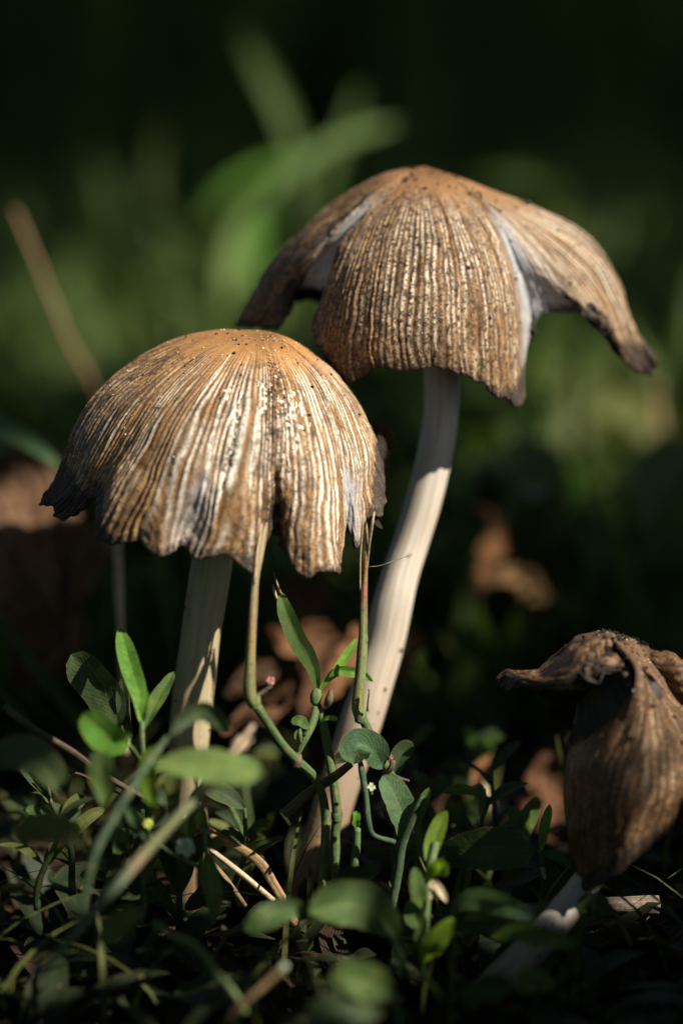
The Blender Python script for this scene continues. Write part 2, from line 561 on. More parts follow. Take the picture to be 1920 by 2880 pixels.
M['stalk_red'] = mat_streaky('stalk_red_top', [(0.3, (0.10, 0.06, 0.025)), (0.6, (0.45, 0.34, 0.18))],
                             [(0.0, (0.17, 0.20, 0.03)), (0.2, (0.12, 0.19, 0.05)), (0.50, (0.13, 0.17, 0.05)), (0.58, (0.32, 0.09, 0.05)), (0.70, (0.36, 0.17, 0.06)), (0.82, (0.42, 0.30, 0.16))], ux=10)
M['straw'] = mat_streaky('straw', [(0.3, (0.09, 0.05, 0.02)), (0.55, (0.34, 0.21, 0.10)), (0.75, (0.55, 0.42, 0.26))], ux=9)
M['straw_pale'] = mat_streaky('straw_pale', [(0.3, (0.30, 0.21, 0.11)), (0.6, (0.60, 0.48, 0.31))], ux=9)
M['twig'] = mat_streaky('twig', [(0.3, (0.03, 0.02, 0.012)), (0.6, (0.13, 0.09, 0.06)), (0.8, (0.22, 0.17, 0.12))], ux=8)
M['fore'] = mat_streaky('stalk_fore', [(0.3, (0.07, 0.11, 0.05)), (0.7, (0.16, 0.20, 0.11))],
                        [(0.0, (0.05, 0.08, 0.045)), (0.40, (0.12, 0.17, 0.10)), (0.47, (0.36, 0.20, 0.13)), (0.52, (0.16, 0.18, 0.07)), (0.74, (0.17, 0.18, 0.08)), (0.80, (0.40, 0.22, 0.15)), (1.0, (0.62, 0.44, 0.30))], ux=6)
M['wood'] = mat_streaky('wood_weathered', [(0.3, (0.06, 0.045, 0.035)), (0.55, (0.24, 0.18, 0.135)), (0.75, (0.42, 0.34, 0.26))], ux=16, vy=0.25, bump=0.9)
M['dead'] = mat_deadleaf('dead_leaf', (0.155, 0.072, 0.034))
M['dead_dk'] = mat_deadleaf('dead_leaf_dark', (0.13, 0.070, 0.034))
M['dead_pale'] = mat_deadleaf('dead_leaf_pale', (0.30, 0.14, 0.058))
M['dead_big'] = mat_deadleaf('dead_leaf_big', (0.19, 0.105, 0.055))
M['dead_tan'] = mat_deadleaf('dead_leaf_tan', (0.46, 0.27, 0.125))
M['litter'] = mat_deadleaf('leaf_litter', (0.045, 0.026, 0.014))  # litter brown lowered, ground shade put into its colour
M['cover'] = mat_leaf('leaf_cover', (0.015, 0.026, 0.010), trans=0.2)  # leaf colour darkened in place of dimmer light near the soil
M['soil'] = mat_soil()
M['petal'] = mat_plain('petal_white', (0.36, 0.40, 0.26), 0.6, 0.1)
M['petal_pink'] = mat_plain('petal_pink', (0.34, 0.13, 0.12), 0.6, 0.6)
M['petal_yellow'] = mat_plain('petal_yellow', (0.34, 0.38, 0.06), 0.6, 0.5)
M['bark'] = mat_plain('bark', (0.07, 0.05, 0.035), 0.9)
M['hair'] = mat_plain('dry_fibre', (0.20, 0.15, 0.10), 0.6)

# ------------------------------------------------------------------ ground
def warp(n, near, far):
    s = np.linspace(-1, 1, n)
    return np.sign(s) * (np.abs(s) * near + (far - near) * np.abs(s) ** 7)

gx = warp(241, 26, 3000); gy = warp(241, 40, 4000) + 10
GX, GY = np.meshgrid(gx, gy)
near = np.exp(-(GX / 60) ** 2 - ((GY - 10) / 90) ** 2)
GZ = (fbm2(GX * 0.35 + 40, GY * 0.35 + 40, 5, 4) - 0.55) * 0.9 * near + (fbm2(GX * 2.2 + 90, GY * 2.2 + 90, 9, 3) - 0.5) * 0.28 * near
g = obj('ground', mesh_from('ground', np.stack([GX, GY, GZ], -1).reshape(-1, 3), grid_faces(241, 241)), M['soil'])
tag(g, 'soil under the mushrooms and weeds, coloured darker for shade', 'ground', kind='structure')


# ------------------------------------------------------------------ mushrooms
def cap(name, parent, apex, cols, mat, nribs_cm=11.5, nu=1700, nt=120, rib_amp=0.021, flesh=None, pale=None, seed=1,
        doff=0.0, dmap=None, ft=(0.36, 0.52), lump=0.05, ragged=0.04, curl=None, crack=None, grime=None, streaks=(), gill_gap=0.05, gill_from=6):
    dm = dmap or (lambda d: d)
    ap = P(apex[0], apex[1], dm(apex[2]))
    K = len(cols)
    nk = 40
    C = np.zeros((K, nk, 3))
    for k, c in enumerate(cols):
        C[k] = spline([ap] + [P(a, b, dm(d)) for a, b, d in c], nk)
    w = np.linalg.norm(np.roll(C, -1, 0)[:, 22] - C[:, 22], axis=1)
    w = np.maximum(w, 0.04)
    U = np.concatenate([[0], np.cumsum(w)]); tot = U[-1]
    uu = np.linspace(0, tot, nu, endpoint=False)
    # periodic cubic Hermite across the columns, tangents limited
    h = w
    dn = (np.roll(C, -1, 0) - C) / h[:, None, None]
    dp = np.roll(dn, 1, 0); hp = np.roll(h, 1)
    tan = (dn * hp[:, None, None] + dp * h[:, None, None]) / (h + hp)[:, None, None]
    lim = 2.2 * np.minimum(np.linalg.norm(dn, axis=2), np.linalg.norm(dp, axis=2)) + 1e-6
    ln = np.linalg.norm(tan, axis=2) + 1e-9
    tan *= np.minimum(1, lim / ln)[..., None]
    ki = np.clip(np.searchsorted(U, uu, 'right') - 1, 0, K - 1)
    x = (uu - U[ki]) / h[ki]
    k2 = (ki + 1) % K
    h00 = 2 * x ** 3 - 3 * x ** 2 + 1; h10 = x ** 3 - 2 * x ** 2 + x
    h01 = -2 * x ** 3 + 3 * x ** 2; h11 = x ** 3 - x ** 2
    S = (h00[:, None, None] * C[ki] + (h10 * h[ki])[:, None, None] * tan[ki]
         + h01[:, None, None] * C[k2] + (h11 * h[ki])[:, None, None] * tan[k2])      # nu, nk, 3
    # fine resampling along t with a ragged rim
    tfine = np.linspace(0, 1, nt) ** 0.9
    jag = ragged * (fbm2(uu * 2.2, uu * 0 + seed, seed, 3)) + ragged * 0.7 * (vn2(uu * 11, uu * 0, seed + 3) - 0.3)
    G = np.zeros((nt, nu, 3))
    for i, t in enumerate(tfine):
        te = np.clip(t * (1 - jag * t ** 4), 0, 1) * (nk - 1)
        a = np.minimum(te.astype(int), nk - 2); f = (te - a)[:, None]
        r = np.arange(nu)
        # cubic along t
        a0 = np.maximum(a - 1, 0); a3 = np.minimum(a + 2, nk - 1)
        p0, p1, p2, p3 = S[r, a0], S[r, a], S[r, a + 1], S[r, a3]
        G[i] = 0.5 * (2 * p1 + (p2 - p0) * f + (2 * p0 - 5 * p1 + 4 * p2 - p3) * f ** 2 + (3 * p1 - p0 - 3 * p2 + p3) * f ** 3)

    def normals(G):
        du = np.roll(G, -1, 1) - np.roll(G, 1, 1)
        dv = np.gradient(G, axis=0)
        n = np.cross(du, dv)
        n /= np.linalg.norm(n, axis=2)[..., None] + 1e-9
        return n
    n0 = normals(G)
    cen = G.mean((0, 1))
    if (n0[nt // 2] * (G[nt // 2] - cen)).sum() < 0: n0 = -n0
    n0[0] = n0[1].mean(0)
    TT = np.repeat(tfine[:, None], nu, 1); UU = np.repeat(uu[None, :], nt, 0)
    # base-column functions interpolated round the cap
    def around(d, default=0.0):
        v = np.full(K, default)
        for k, q in (d or {}).items(): v[k] = q
        vv = v[ki] * (1 - x) + v[k2] * x
        return np.repeat(vv[None, :], nt, 0)
    R = int(tot * nribs_cm)
    ph = UU / tot * R + (1.3 * (vn2(UU * 5.5, TT * 1.2, seed) - 0.5) + 1.1 * (vn2(UU * 2.0, TT * 4.5, seed + 2) - 0.5) + 0.5 * (vn2(UU * 9, TT * 14, seed + 6) - .5)) * sst(0.15, 0.6, TT) * np.sin(np.pi * UU / tot) ** .25
    idx = np.floor(ph); fr = ph - idx; idx = np.mod(idx, R)
    prof = np.sin(np.pi * fr) ** 1.6
    strg = (0.15 + 0.95 * hsh(idx, seed)) * (0.45 + 0.9 * vn2(idx * 2.3, TT * 5 + hsh(idx, 4) * 7, seed + 12))
    ramp = sst(0.18, 0.48, TT)
    fl = around(flesh) * sst(ft[0], ft[1], TT)
    fl = np.clip(fl * (0.75 + 0.5 * fbm2(UU * 5, TT * 8, seed + 40)), 0, 1)
    ribs = (prof - 0.45) * rib_amp * strg * ramp * (1 - 0.8 * fl)
    bumps = (fbm2(UU * 1.3, TT * 3.5, seed + 8, 3) - 0.5) * lump * sst(0.05, 0.4, TT)
    bumps += (fbm2(UU * 9, TT * 26, seed + 21, 3) - 0.5) * 0.016 * sst(0.3, 0.9, TT)
    # cross wrinkles nearer the rim
    bumps += (vn2(UU * 16, TT * 60, seed + 5) - 0.5) * 0.014 * sst(0.5, 0.95, TT)
    bumps += (fbm2(UU * 3.2, TT * 5 + 3, seed + 61, 3) - 0.5) * 0.13 * sst(0.76, 1.0, TT)
    bumps += (fbm2(UU * 5, TT * 7, seed + 71, 3) - 0.5) * 0.035 * sst(0.1, 0.5, TT)
    disp = ribs + bumps
    crk = np.zeros_like(TT)
    if crack:
        for (kc, t0, t1, wd, dep) in crack:
            uc = np.interp(kc, np.arange(K + 1), U)
            dd = (UU - uc) + 0.03 * (vn2(TT * 14, TT * 0 + 2, seed) - 0.5)
            wdt = wd * sst(t0, t0 + 0.1, TT) * sst(t1, t1 - 0.12, TT)
            crk = np.maximum(crk, np.exp(-(dd / np.maximum(wdt, 1e-3)) ** 2) * (wdt > 0.002))
            disp -= dep * np.exp(-(dd / np.maximum(wdt, 1e-3)) ** 2) * (wdt > 0.002)
    G2 = G + n0 * disp[..., None]
    pb = around(pale, 0.5)
    brk = sst(0.16, 0.42, vn2(idx * 1.37 + 0.5, TT * 7 + hsh(idx, 2) * 9, seed + 31))
    pl = np.clip(prof ** 2.0 * brk * (0.15 + 1.15 * hsh(idx, seed + 77) ** 1.3) * pb * 1.6 * sst(0.20, 0.44, TT) * (1 - 0.7 * sst(0.66, 0.96, TT)), 0, 1)
    for (kc, t0, t1, wd, kk) in streaks:
        uc = np.interp(kc + kk * np.linspace(0, 1, nt), np.arange(K + 1), U)[:, None]
        wdt = wd * sst(t0, t0 + 0.12, TT) * sst(t1, t1 - 0.15, TT) * (0.6 + 0.8 * vn2(TT * 16, TT * 0 + kc, seed)) + 1e-4
        m = 1 - sst(0.6, 1.1, np.abs(UU - uc) / wdt)
        pl = np.maximum(pl, m * .95); G2 = G2 + n0 * (0.012 * m)[..., None]
    # rows rolled under the rim
    n1 = normals(G2)
    n1 = np.where(((n1 * n0).sum(-1) < 0)[..., None], -n1, n1)
    inn1 = G2[-1] - n1[-2] * gill_gap * 0.5 + (G2[-1] - G2[-3]) * 0.15
    inn2 = G2[-2] - n1[-2] * gill_gap
    inn3 = G2[-6] - n1[-6] * gill_gap * 1.05
    V = np.concatenate([G2, inn1[None], inn2[None], inn3[None]], 0)
    ext = lambda A, v=None: np.concatenate([A, np.repeat(A[-1:] if v is None else np.full_like(A[-1:], v), 3, 0)], 0)
    me = mesh_from(name, V.reshape(-1, 3), grid_faces(nu, nt + 3, True)[:, ::-1].copy())
    uvs(me, ext(UU).ravel(), ext(TT * 2.2).ravel())
    TC = np.clip(TT + 0.16 * around(curl) * sst(0.62, 0.9, TT), 0, 1)
    attr(me, 'tt', ext(TC, 1.0).ravel()); attr(me, 'groove', ext((1 - sst(0.05, 0.5, prof)) * ramp * sst(0.25, 0.75, fbm2(UU * 4, TT * 9, seed + 9)) * (0.3 + .9 * hsh(idx, seed + 41)), 0.0).ravel()); attr(me, 'pale', ext(pl, 0.0).ravel()); attr(me, 'flesh', ext(fl, 0.0).ravel())
    gm = around(grime, 0.5) * sst(0.1, 0.4, TT)
    gm = np.clip(gm + crk * 2, 0, 2)
    attr(me, 'grime', ext(gm, 1.0).ravel())
    o = obj(name, me, mat, parent)
    # gills: the inner wall with its own pleats
    st = 3
    Gi = G2[gill_from:-4:2, ::st]; Ni = n1[gill_from:-4:2, ::st]
    q = Gi.shape[1]
    pleat = 0.03 * np.abs(np.sin(np.arange(q) / q * math.pi * (q // 6)))[None, :] * sst(0.05, 0.3, TT[gill_from:-4:2, ::st])
    Gi = Gi - Ni * (gill_gap * 1.02 + pleat)[..., None]
    gme = mesh_from('gills', Gi.reshape(-1, 3), grid_faces(q, Gi.shape[0], True))
    uvs(gme, UU[gill_from:-4:2, ::st].ravel(), TT[gill_from:-4:2, ::st].ravel())
    obj('gills', gme, M['gills'], o)
    return o, G2, n1, TT


def crumbs(name, G, N, TT, parent, mat, n, rmin, rmax, trange, seed, facing=True, ulim=None):
    """little grains stuck to the skin, joined"""
    rg = np.random.default_rng(seed)
    V = []; F = []
    base = np.array([[1, 0, 0], [-1, 0, 0], [0, 1, 0], [0, -1, 0], [0, 0, 1], [0, 0, -1]], float)
    fc = [(0, 2, 4), (2, 1, 4), (1, 3, 4), (3, 0, 4), (2, 0, 5), (1, 2, 5), (3, 1, 5), (0, 3, 5)]
    nt, nu = TT.shape
    tries = 0
    while n > 0 and tries < 40000:
        tries += 1
        i = rg.integers(3, nt - 3); j = rg.integers(0, nu)
        if ulim and not (ulim[0] * nu <= j <= ulim[1] * nu): continue
        if not trange[0] < TT[i, j] < trange[1]: continue
        if facing and N[i, j] @ FWD > -0.05: continue
        r = rmin + (rmax - rmin) * rg.random() ** 3
        k = len(V) * 6
        b = base * (0.55 + 0.9 * rg.random((6, 1))) * r * np.array([1, 1, 1])
        Q = np.linalg.qr(rg.normal(size=(3, 3)))[0]
        V.append(b @ Q + G[i, j] + N[i, j] * r * 0.35)
        F += [tuple(k + a for a in f) for f in fc]
        n -= 1
    o = obj(name, mesh_from(name, np.vstack(V), F, False), mat, parent)
    o['kind'] = 'stuff'
    return o


# --- tall mushroom with the torn, flared cap
mr_ = thing('mushroom', P(815, 2600, -0.7), 'tall mushroom with torn flared cap and long curved white stem', 'mushroom')
RC = [
    [(1080, 487, .0), (940, 568, .1), (810, 681, .25), (720, 800, .35), (661, 917, .4)],
    [(1085, 495, -.3), (955, 598, -.4), (845, 710, -.35), (765, 820, -.2), (712, 925, -.05)],
    [(1095, 508, -.5), (980, 602, -.65), (885, 705, -.62), (830, 800, -.42), (785, 920, -.2)],
    [(1100, 515, -.55), (998, 612, -.66), (915, 700, -.56), (860, 770, -.42), (826, 828, -.3)],
    [(1105, 520, -.58), (1010, 618, -.68), (950, 700, -.62), (918, 770, -.5), (905, 828, -.4)],
    [(1108, 522, -.62), (1018, 615, -.88), (950, 705, -1.02), (912, 815, -.95), (867, 903, -.75)],
    [(1112, 525, -.66), (1030, 615, -.98), (968, 730, -1.22), (928, 860, -1.27), (900, 955, -1.15), (882, 985, -1.0)],
    [(1120, 528, -.70), (1048, 620, -1.05), (1000, 740, -1.35), (968, 870, -1.46), (950, 980, -1.45), (972, 1088, -1.32)],
    [(1140, 530, -.75), (1090, 630, -1.15), (1060, 750, -1.5), (1042, 880, -1.65), (1036, 980, -1.68), (1050, 1054, -1.62)],
    [(1170, 532, -.78), (1150, 635, -1.2), (1140, 755, -1.58), (1133, 880, -1.75), (1134, 980, -1.78), (1142, 1049, -1.72)],
    [(1200, 533, -.78), (1215, 635, -1.2), (1225, 755, -1.58), (1230, 880, -1.75), (1232, 985, -1.78), (1235, 1053, -1.72)],
    [(1230, 530, -.75), (1275, 630, -1.12), (1302, 750, -1.45), (1318, 880, -1.6), (1325, 1000, -1.62), (1330, 1080, -1.55)],
    [(1258, 525, -.68), (1325, 625, -.98), (1368, 740, -1.25), (1393, 870, -1.38), (1404, 1000, -1.38), (1406, 1132, -1.3)],
    [(1280, 520, -.6), (1362, 620, -.85), (1414, 740, -1.02), (1442, 860, -1.06), (1455, 980, -1.06), (1448, 1150, -1.0)],
    [(1285, 518, -.56), (1372, 615, -.78), (1426, 730, -.88), (1455, 860, -.86), (1466, 980, -.8), (1472, 1132, -.85)],
    [(1290, 516, -.54), (1385, 610, -.73), (1438, 715, -.74), (1470, 820, -.50), (1488, 910, -.34), (1474, 1020, -.36)],
    [(1295, 514, -.51), (1395, 605, -.69), (1452, 700, -.70), (1494, 780, -.54), (1520, 835, -.42), (1534, 888, -.36)],
    [(1300, 512, -.48), (1410, 602, -.63), (1480, 690, -.64), (1545, 780, -.55), (1605, 845, -.48), (1645, 888, -.4)],
    [(1305, 512, -.42), (1420, 595, -.5), (1520, 680, -.46), (1610, 775, -.4), (1678, 858, -.28), (1722, 945, -.15), (1782, 1036, -.05)],
    [(1308, 510, -.3), (1430, 582, -.3), (1545, 650, -.3), (1650, 735, -.25), (1718, 848, -.1), (1764, 955, 0), (1822, 1060, .05)],
    [(1308, 503, -.1), (1425, 553, 0), (1550, 604, .1), (1668, 676, .15), (1738, 788, .2), (1764, 885, .22), (1798, 955, .2), (1848, 1032, .1)],
    [(1290, 500, .15), (1390, 545, .45), (1495, 615, .7), (1585, 710, .8), (1640, 810, .75), (1660, 890, .7)],
    [(1230, 485, .35), (1270, 540, .9), (1300, 650, 1.3), (1310, 780, 1.4), (1310, 880, 1.4)],
    [(1180, 480, .4), (1160, 540, .9), (1140, 650, 1.3), (1130, 780, 1.4), (1130, 880, 1.4)],
    [(1120, 482, .25), (1020, 548, .6), (930, 660, .9), (870, 770, 1.0), (840, 860, .9)],
]
capR, GR, NR_, TR = cap('cap', mr_, (1195, 467, -.02), RC, M['cap_r'], 16.5, flesh={3: .7, 4: .85, 15: .95, 16: .75, 14: .15, 17: .2},
                        pale={0: .15, 1: .2, 2: .25, 5: .3, 6: .4, 7: .5, 8: .55, 9: .7, 10: .85, 11: .9, 12: 1.0, 13: 1.0, 14: .9, 17: 1, 18: 1.0, 19: .9, 20: .6, 21: .5},
                        grime={0: .8, 1: .9, 2: .8, 5: .9, 6: 1, 7: 1, 8: 1, 9: .9, 10: .8, 11: .7, 12: .7, 13: .6, 17: .2, 18: .25, 19: .4, 20: .6}, seed=1, streaks=[(2.45, .30, .60, .035, 0.0), (13.2, .25, .5, .03, 0), (17.6, .3, .6, .02, .3)], lump=0.06, ragged=0.022, curl={7: .2, 13: .3, 14: .6, 17: .2, 18: .5, 19: .6, 20: .4})
crumbs('dirt', GR, NR_, TR, capR, M['dirt'], 230, 0.008, 0.028, (0.05, 0.75), 5)
crumbs('flake', GR, NR_, TR, capR, M['flake'], 110, 0.005, 0.012, (0.1, 0.95), 6)
# a bigger clod and the dark scar near the apex
for (q, r, sd) in (((1460, 578, .02), 0.055, 3), ((1483, 572, .06), 0.04, 4), ((1440, 590, -.15), 0.04, 8), ((1228, 501, -.33), 0.03, 9), ((1240, 506, -.36), 0.025, 10), ((1214, 502, -.36), 0.02, 11)):
    c = P(*q)
    th = np.linspace(0, math.pi, 7); fi = np.linspace(0, 2 * math.pi, 9)[:-1]
    V = [c + r * (0.7 + 0.7 * hsh(a * 3 + b, sd)) * np.array([math.sin(a) * math.cos(b), math.sin(a) * math.sin(b), math.cos(a)]) for a in th for b in fi]
    obj('soil_clod', mesh_from('soil_clod', V, grid_faces(8, 7, True), False), M['dirt'], capR)
sR = stem('stem', [(1222, 600, -.1, 40), (1238, 900, -.2, 48), (1242, 1060, -.3, 50), (1241, 1150, -.3, 49), (1228, 1250, -.3, 50), (1194, 1400, -.3, 50), (1158, 1520, -.3, 50),
              (1125, 1620, -.35, 52), (1100, 1720, -.4, 56), (1078, 1820, -.4, 56), (1050, 1920, -.45, 56), (1015, 2030, -.5, 58), (982, 2130, -.5, 58),
              (948, 2225, -.55, 57), (905, 2380, -.6, 57), (858, 2510, -.65, 60), (812, 2630, -.7, 64)], M['stipe_r'], mr_, 90, 36, bump=0.05, ridge=0.02, ridges=9)

def stem_specks(o, n, seed, lo=0.35):
    rg = np.random.default_rng(seed)
    me = o.data; nv = len(me.vertices)
    co = np.empty(nv * 3, np.float32); me.vertices.foreach_get('co', co); co = co.reshape(-1, 3).astype(float)
    no = np.empty(nv * 3, np.float32); me.vertices.foreach_get('normal', no); no = no.reshape(-1, 3).astype(float)
    tt = np.empty(nv, np.float32); me.attributes['tt'].data.foreach_get('value', tt)
    ok = np.where((tt > lo) & (tt < .98) & (no @ FWD < -0.05))[0]
    ok = ok[rg.random(len(ok)) < (0.15 + 0.85 * tt[ok] ** 3)]
    base = np.array([[1, 0, 0], [-1, 0, 0], [0, 1, 0], [0, -1, 0], [0, 0, 1], [0, 0, -1]], float)
    fc = [(0, 2, 4), (2, 1, 4), (1, 3, 4), (3, 0, 4), (2, 0, 5), (1, 2, 5), (3, 1, 5), (0, 3, 5)]
    V = []; F = []
    for q in rg.choice(ok, n):
        r_ = 0.006 + 0.02 * rg.random() ** 3
        Q = np.linalg.qr(rg.normal(size=(3, 3)))[0]
        k = len(V) * 6
        V.append((base * (0.5 + rg.random((6, 1))) * r_) @ Q + co[q] + no[q] * r_ * .3 + rg.normal(size=3) * .01)
        F += [tuple(k + a for a in f) for f in fc]
    d = bpy.data.objects.new('dirt', mesh_from('dirt', np.vstack(V), F, False)); COL.objects.link(d)
    d.data.materials.append(M['dirt']); d.parent = o; d['kind'] = 'stuff'


# --- broad mushroom with the domed, striped cap
ml_ = thing('mushroom', P(536, 2640, -0.6), 'mushroom with broad domed striped cap and straight tan stem, beside the tall white-stemmed one', 'mushroom')
LC = [
    [(600, 930, -.9), (450, 977, -.9), (320, 1058, -.9), (235, 1160, -.95), (180, 1285, -1.0), (150, 1362, -1.0), (106, 1400, -1.0)],
    [(610, 950, -1.2), (470, 1010, -1.4), (345, 1110, -1.55), (262, 1230, -1.6), (212, 1335, -1.5), (165, 1400, -1.35), (116, 1440, -1.25)],
    [(618, 960, -1.35), (490, 1030, -1.7), (375, 1140, -1.9), (298, 1260, -1.95), (250, 1350, -1.85), (200, 1425, -1.6), (148, 1470, -1.4)],
    [(628, 968, -1.5), (515, 1050, -1.95), (410, 1170, -2.2), (335, 1290, -2.3), (285, 1370, -2.25), (246, 1406, -2.1)],
    [(640, 975, -1.6), (540, 1065, -2.1), (440, 1190, -2.45), (360, 1320, -2.6), (300, 1430, -2.6), (252, 1530, -2.5)],
    [(655, 980, -1.7), (570, 1080, -2.3), (485, 1215, -2.7), (420, 1350, -2.85), (370, 1460, -2.85), (338, 1552, -2.75)],
    [(662, 983, -1.73), (588, 1086, -2.35), (512, 1222, -2.8), (455, 1362, -2.95), (412, 1470, -2.95), (392, 1556, -2.85)],
    [(672, 985, -1.75), (605, 1090, -2.4), (540, 1230, -2.85), (490, 1370, -3.0), (455, 1480, -3.0), (441, 1588, -2.95)],
    [(690, 988, -1.8), (640, 1095, -2.45), (595, 1240, -2.9), (560, 1380, -3.08), (530, 1470, -2.95), (503, 1556, -2.9)],
    [(708, 990, -1.8), (675, 1100, -2.5), (645, 1250, -2.95), (617, 1390, -3.1), (592, 1500, -3.12), (558, 1602, -3.05)],
    [(725, 990, -1.8), (710, 1100, -2.5), (690, 1250, -2.95), (672, 1390, -3.1), (655, 1490, -3.1), (630, 1588, -3.05)],
    [(742, 990, -1.8), (740, 1100, -2.45), (733, 1250, -2.9), (724, 1390, -3.02), (714, 1510, -3.0), (703, 1634, -2.95)],
    [(750, 990, -1.78), (758, 1100, -2.42), (758, 1245, -2.86), (752, 1380, -2.92), (742, 1460, -2.8), (734, 1570, -2.75)],
    [(756, 990, -1.75), (772, 1100, -2.4), (776, 1240, -2.82), (772, 1370, -2.82), (768, 1430, -2.66), (760, 1512, -2.5)],
    [(764, 989, -1.73), (788, 1100, -2.35), (798, 1240, -2.76), (797, 1370, -2.78), (790, 1440, -2.68), (786, 1562, -2.55)],
    [(770, 988, -1.72), (804, 1100, -2.3), (820, 1240, -2.65), (824, 1370, -2.72), (820, 1480, -2.74), (812, 1608, -2.65)],
    [(780, 985, -1.65), (828, 1100, -2.2), (856, 1240, -2.55), (868, 1370, -2.7), (870, 1500, -2.75), (868, 1638, -2.7)],
    [(790, 980, -1.55), (855, 1090, -2.05), (895, 1230, -2.35), (917, 1370, -2.5), (930, 1500, -2.55), (940, 1640, -2.5)],
    [(798, 975, -1.45), (880, 1080, -1.85), (930, 1220, -2.1), (957, 1350, -2.2), (966, 1440, -2.22), (962, 1618, -2.2)],
    [(803, 972, -1.4), (890, 1070, -1.75), (945, 1210, -1.95), (972, 1330, -2.0), (980, 1400, -1.92), (968, 1490, -1.9)],
    [(808, 970, -1.35), (900, 1060, -1.65), (960, 1200, -1.8), (990, 1320, -1.85), (1003, 1440, -1.85), (1010, 1555, -1.85)],
    [(812, 966, -1.25), (910, 1052, -1.5), (975, 1180, -1.6), (1012, 1300, -1.62), (1030, 1400, -1.6), (1042, 1478, -1.55)],
    [(814, 962, -1.15), (918, 1045, -1.3), (985, 1150, -1.35), (1032, 1270, -1.35), (1046, 1370, -1.35), (1084, 1457, -1.3)],
    [(815, 955, -1.0), (920, 1035, -.95), (997, 1125, -.95), (1042, 1220, -.95), (1066, 1300, -.95), (1066, 1348, -.95)],
    [(800, 945, -.7), (880, 1000, -.3), (950, 1100, 0), (1000, 1220, .15), (1015, 1320, .15)],
    [(740, 932, -.5), (745, 980, 0), (745, 1090, .5), (745, 1230, .7), (745, 1350, .7)],
    [(660, 928, -.6), (560, 960, -.2), (470, 1060, .15), (420, 1200, .3), (400, 1330, .3)],
]
capL, GL, NL_, TL = cap('cap', ml_, (738, 936, -.9), LC, M['cap_l'], 13.5, flesh={8: .5, 19: .9, 20: .5}, rib_amp=0.024,
                        pale={0: .25, 1: .35, 2: .4, 3: .4, 4: .45, 5: .5, 6: .5, 7: .55, 8: .8, 9: 1.5, 10: 1.0, 11: .95, 12: .9, 13: .9, 14: .9, 15: 1, 16: 1.15, 17: 1.25, 18: 1.2, 19: 1.1, 20: 1.1, 21: 1.1, 22: .8, 23: .4},
                        grime={0: .9, 1: .8, 2: .7, 3: .6, 4: .5, 11: .8, 12: 1.3, 13: 1.6, 14: 1.4, 15: .8, 16: .7}, seed=3, streaks=[(9.2, .40, .86, .05, -.3), (8.4, .5, .9, .025, -.3), (5.9, .22, .52, .035, -.2), (10.5, .45, .8, .03, 0)], dmap=lambda d: -1.6 + (d + .9) * .78, ft=(.70, .80), curl={0: 1, 1: 1, 2: .9, 3: .3, 4: .2, 11: .3, 12: .6, 13: .7, 14: .5, 22: .5, 23: 1}, lump=0.07, ragged=0.045,
                        crack=[(20.6, 0.07, 0.42, 0.045, 0.07), (9.2, .42, .8, .03, .03), (13.4, .72, 1.05, .05, .08)])
crumbs('dirt', GL, NL_, TL, capL, M['dirt'], 110, 0.008, 0.022, (0.04, 0.7), 15)
crumbs('flake', GL, NL_, TL, capL, M['flake'], 150, 0.005, 0.013, (0.04, 0.75), 16)
# white remnants of veil in the middle of the cap
rg = np.random.default_rng(4)
V = []; F = []
for q in range(42):
    px = rg.uniform(640, 830); py = rg.normal(1175, 45)
    dd = np.linalg.norm(GL - P(px, py, -2.6), axis=2); i, j = np.unravel_index(dd.argmin(), dd.shape)
    c = GL[i, j] + NL_[i, j] * 0.006; n = NL_[i, j]
    a = np.cross(n, RGT); a /= np.linalg.norm(a); b = np.cross(n, a)
    ln = rg.uniform(0.012, 0.05); wd = rg.uniform(0.008, 0.02)
    if rg.random() < .4: ln, wd = wd, ln
    k = len(V)
    for (s, t) in ((-1, -.8), (0, -1.1), (1, -.7), (1.1, .6), (0, 1), (-1, .9)):
        V.append(c + a * s * ln * rg.uniform(.7, 1.2) + b * t * wd * rg.uniform(.7, 1.2))
    V.append(c + n * 0.012)
    F += [(k + z, k + (z + 1) % 6, k + 6) for z in range(6)]
o = obj('veil_flake', mesh_from('veil_flake', np.array(V), F, False), M['flake'], capL); o['kind'] = 'stuff'
# dark curled scrap of rim behind the right shoulder
leaf([(1035, 1335, -1.2), (1072, 1310, -1.2), (1088, 1250, -1.15), (1075, 1210, -1.1), (1040, 1200, -1.05)], 46, M['dirt'], capL, 'oval', roll=20, name='rim_scrap', fold=.5)
leaf([(1040, 1440, -1.9), (1060, 1470, -1.9), (1075, 1488, -1.9)], 16, M['dirt'], capL, 'lance', roll=30, name='rim_scrap')
sL = stem('stem', [(640, 1300, -1.6, 52), (597, 1580, -1.45, 58), (578, 1700, -1.35, 57), (562, 1806, -1.25, 56), (543, 1959, -1.1, 58), (530, 2100, -1.0, 57), (528, 2250, -.85, 54), (532, 2440, -.7, 56), (536, 2640, -.6, 58)],
     M['stipe_l'], ml_, 70, 36, bump=0.05, ridge=0.03, ridges=11)

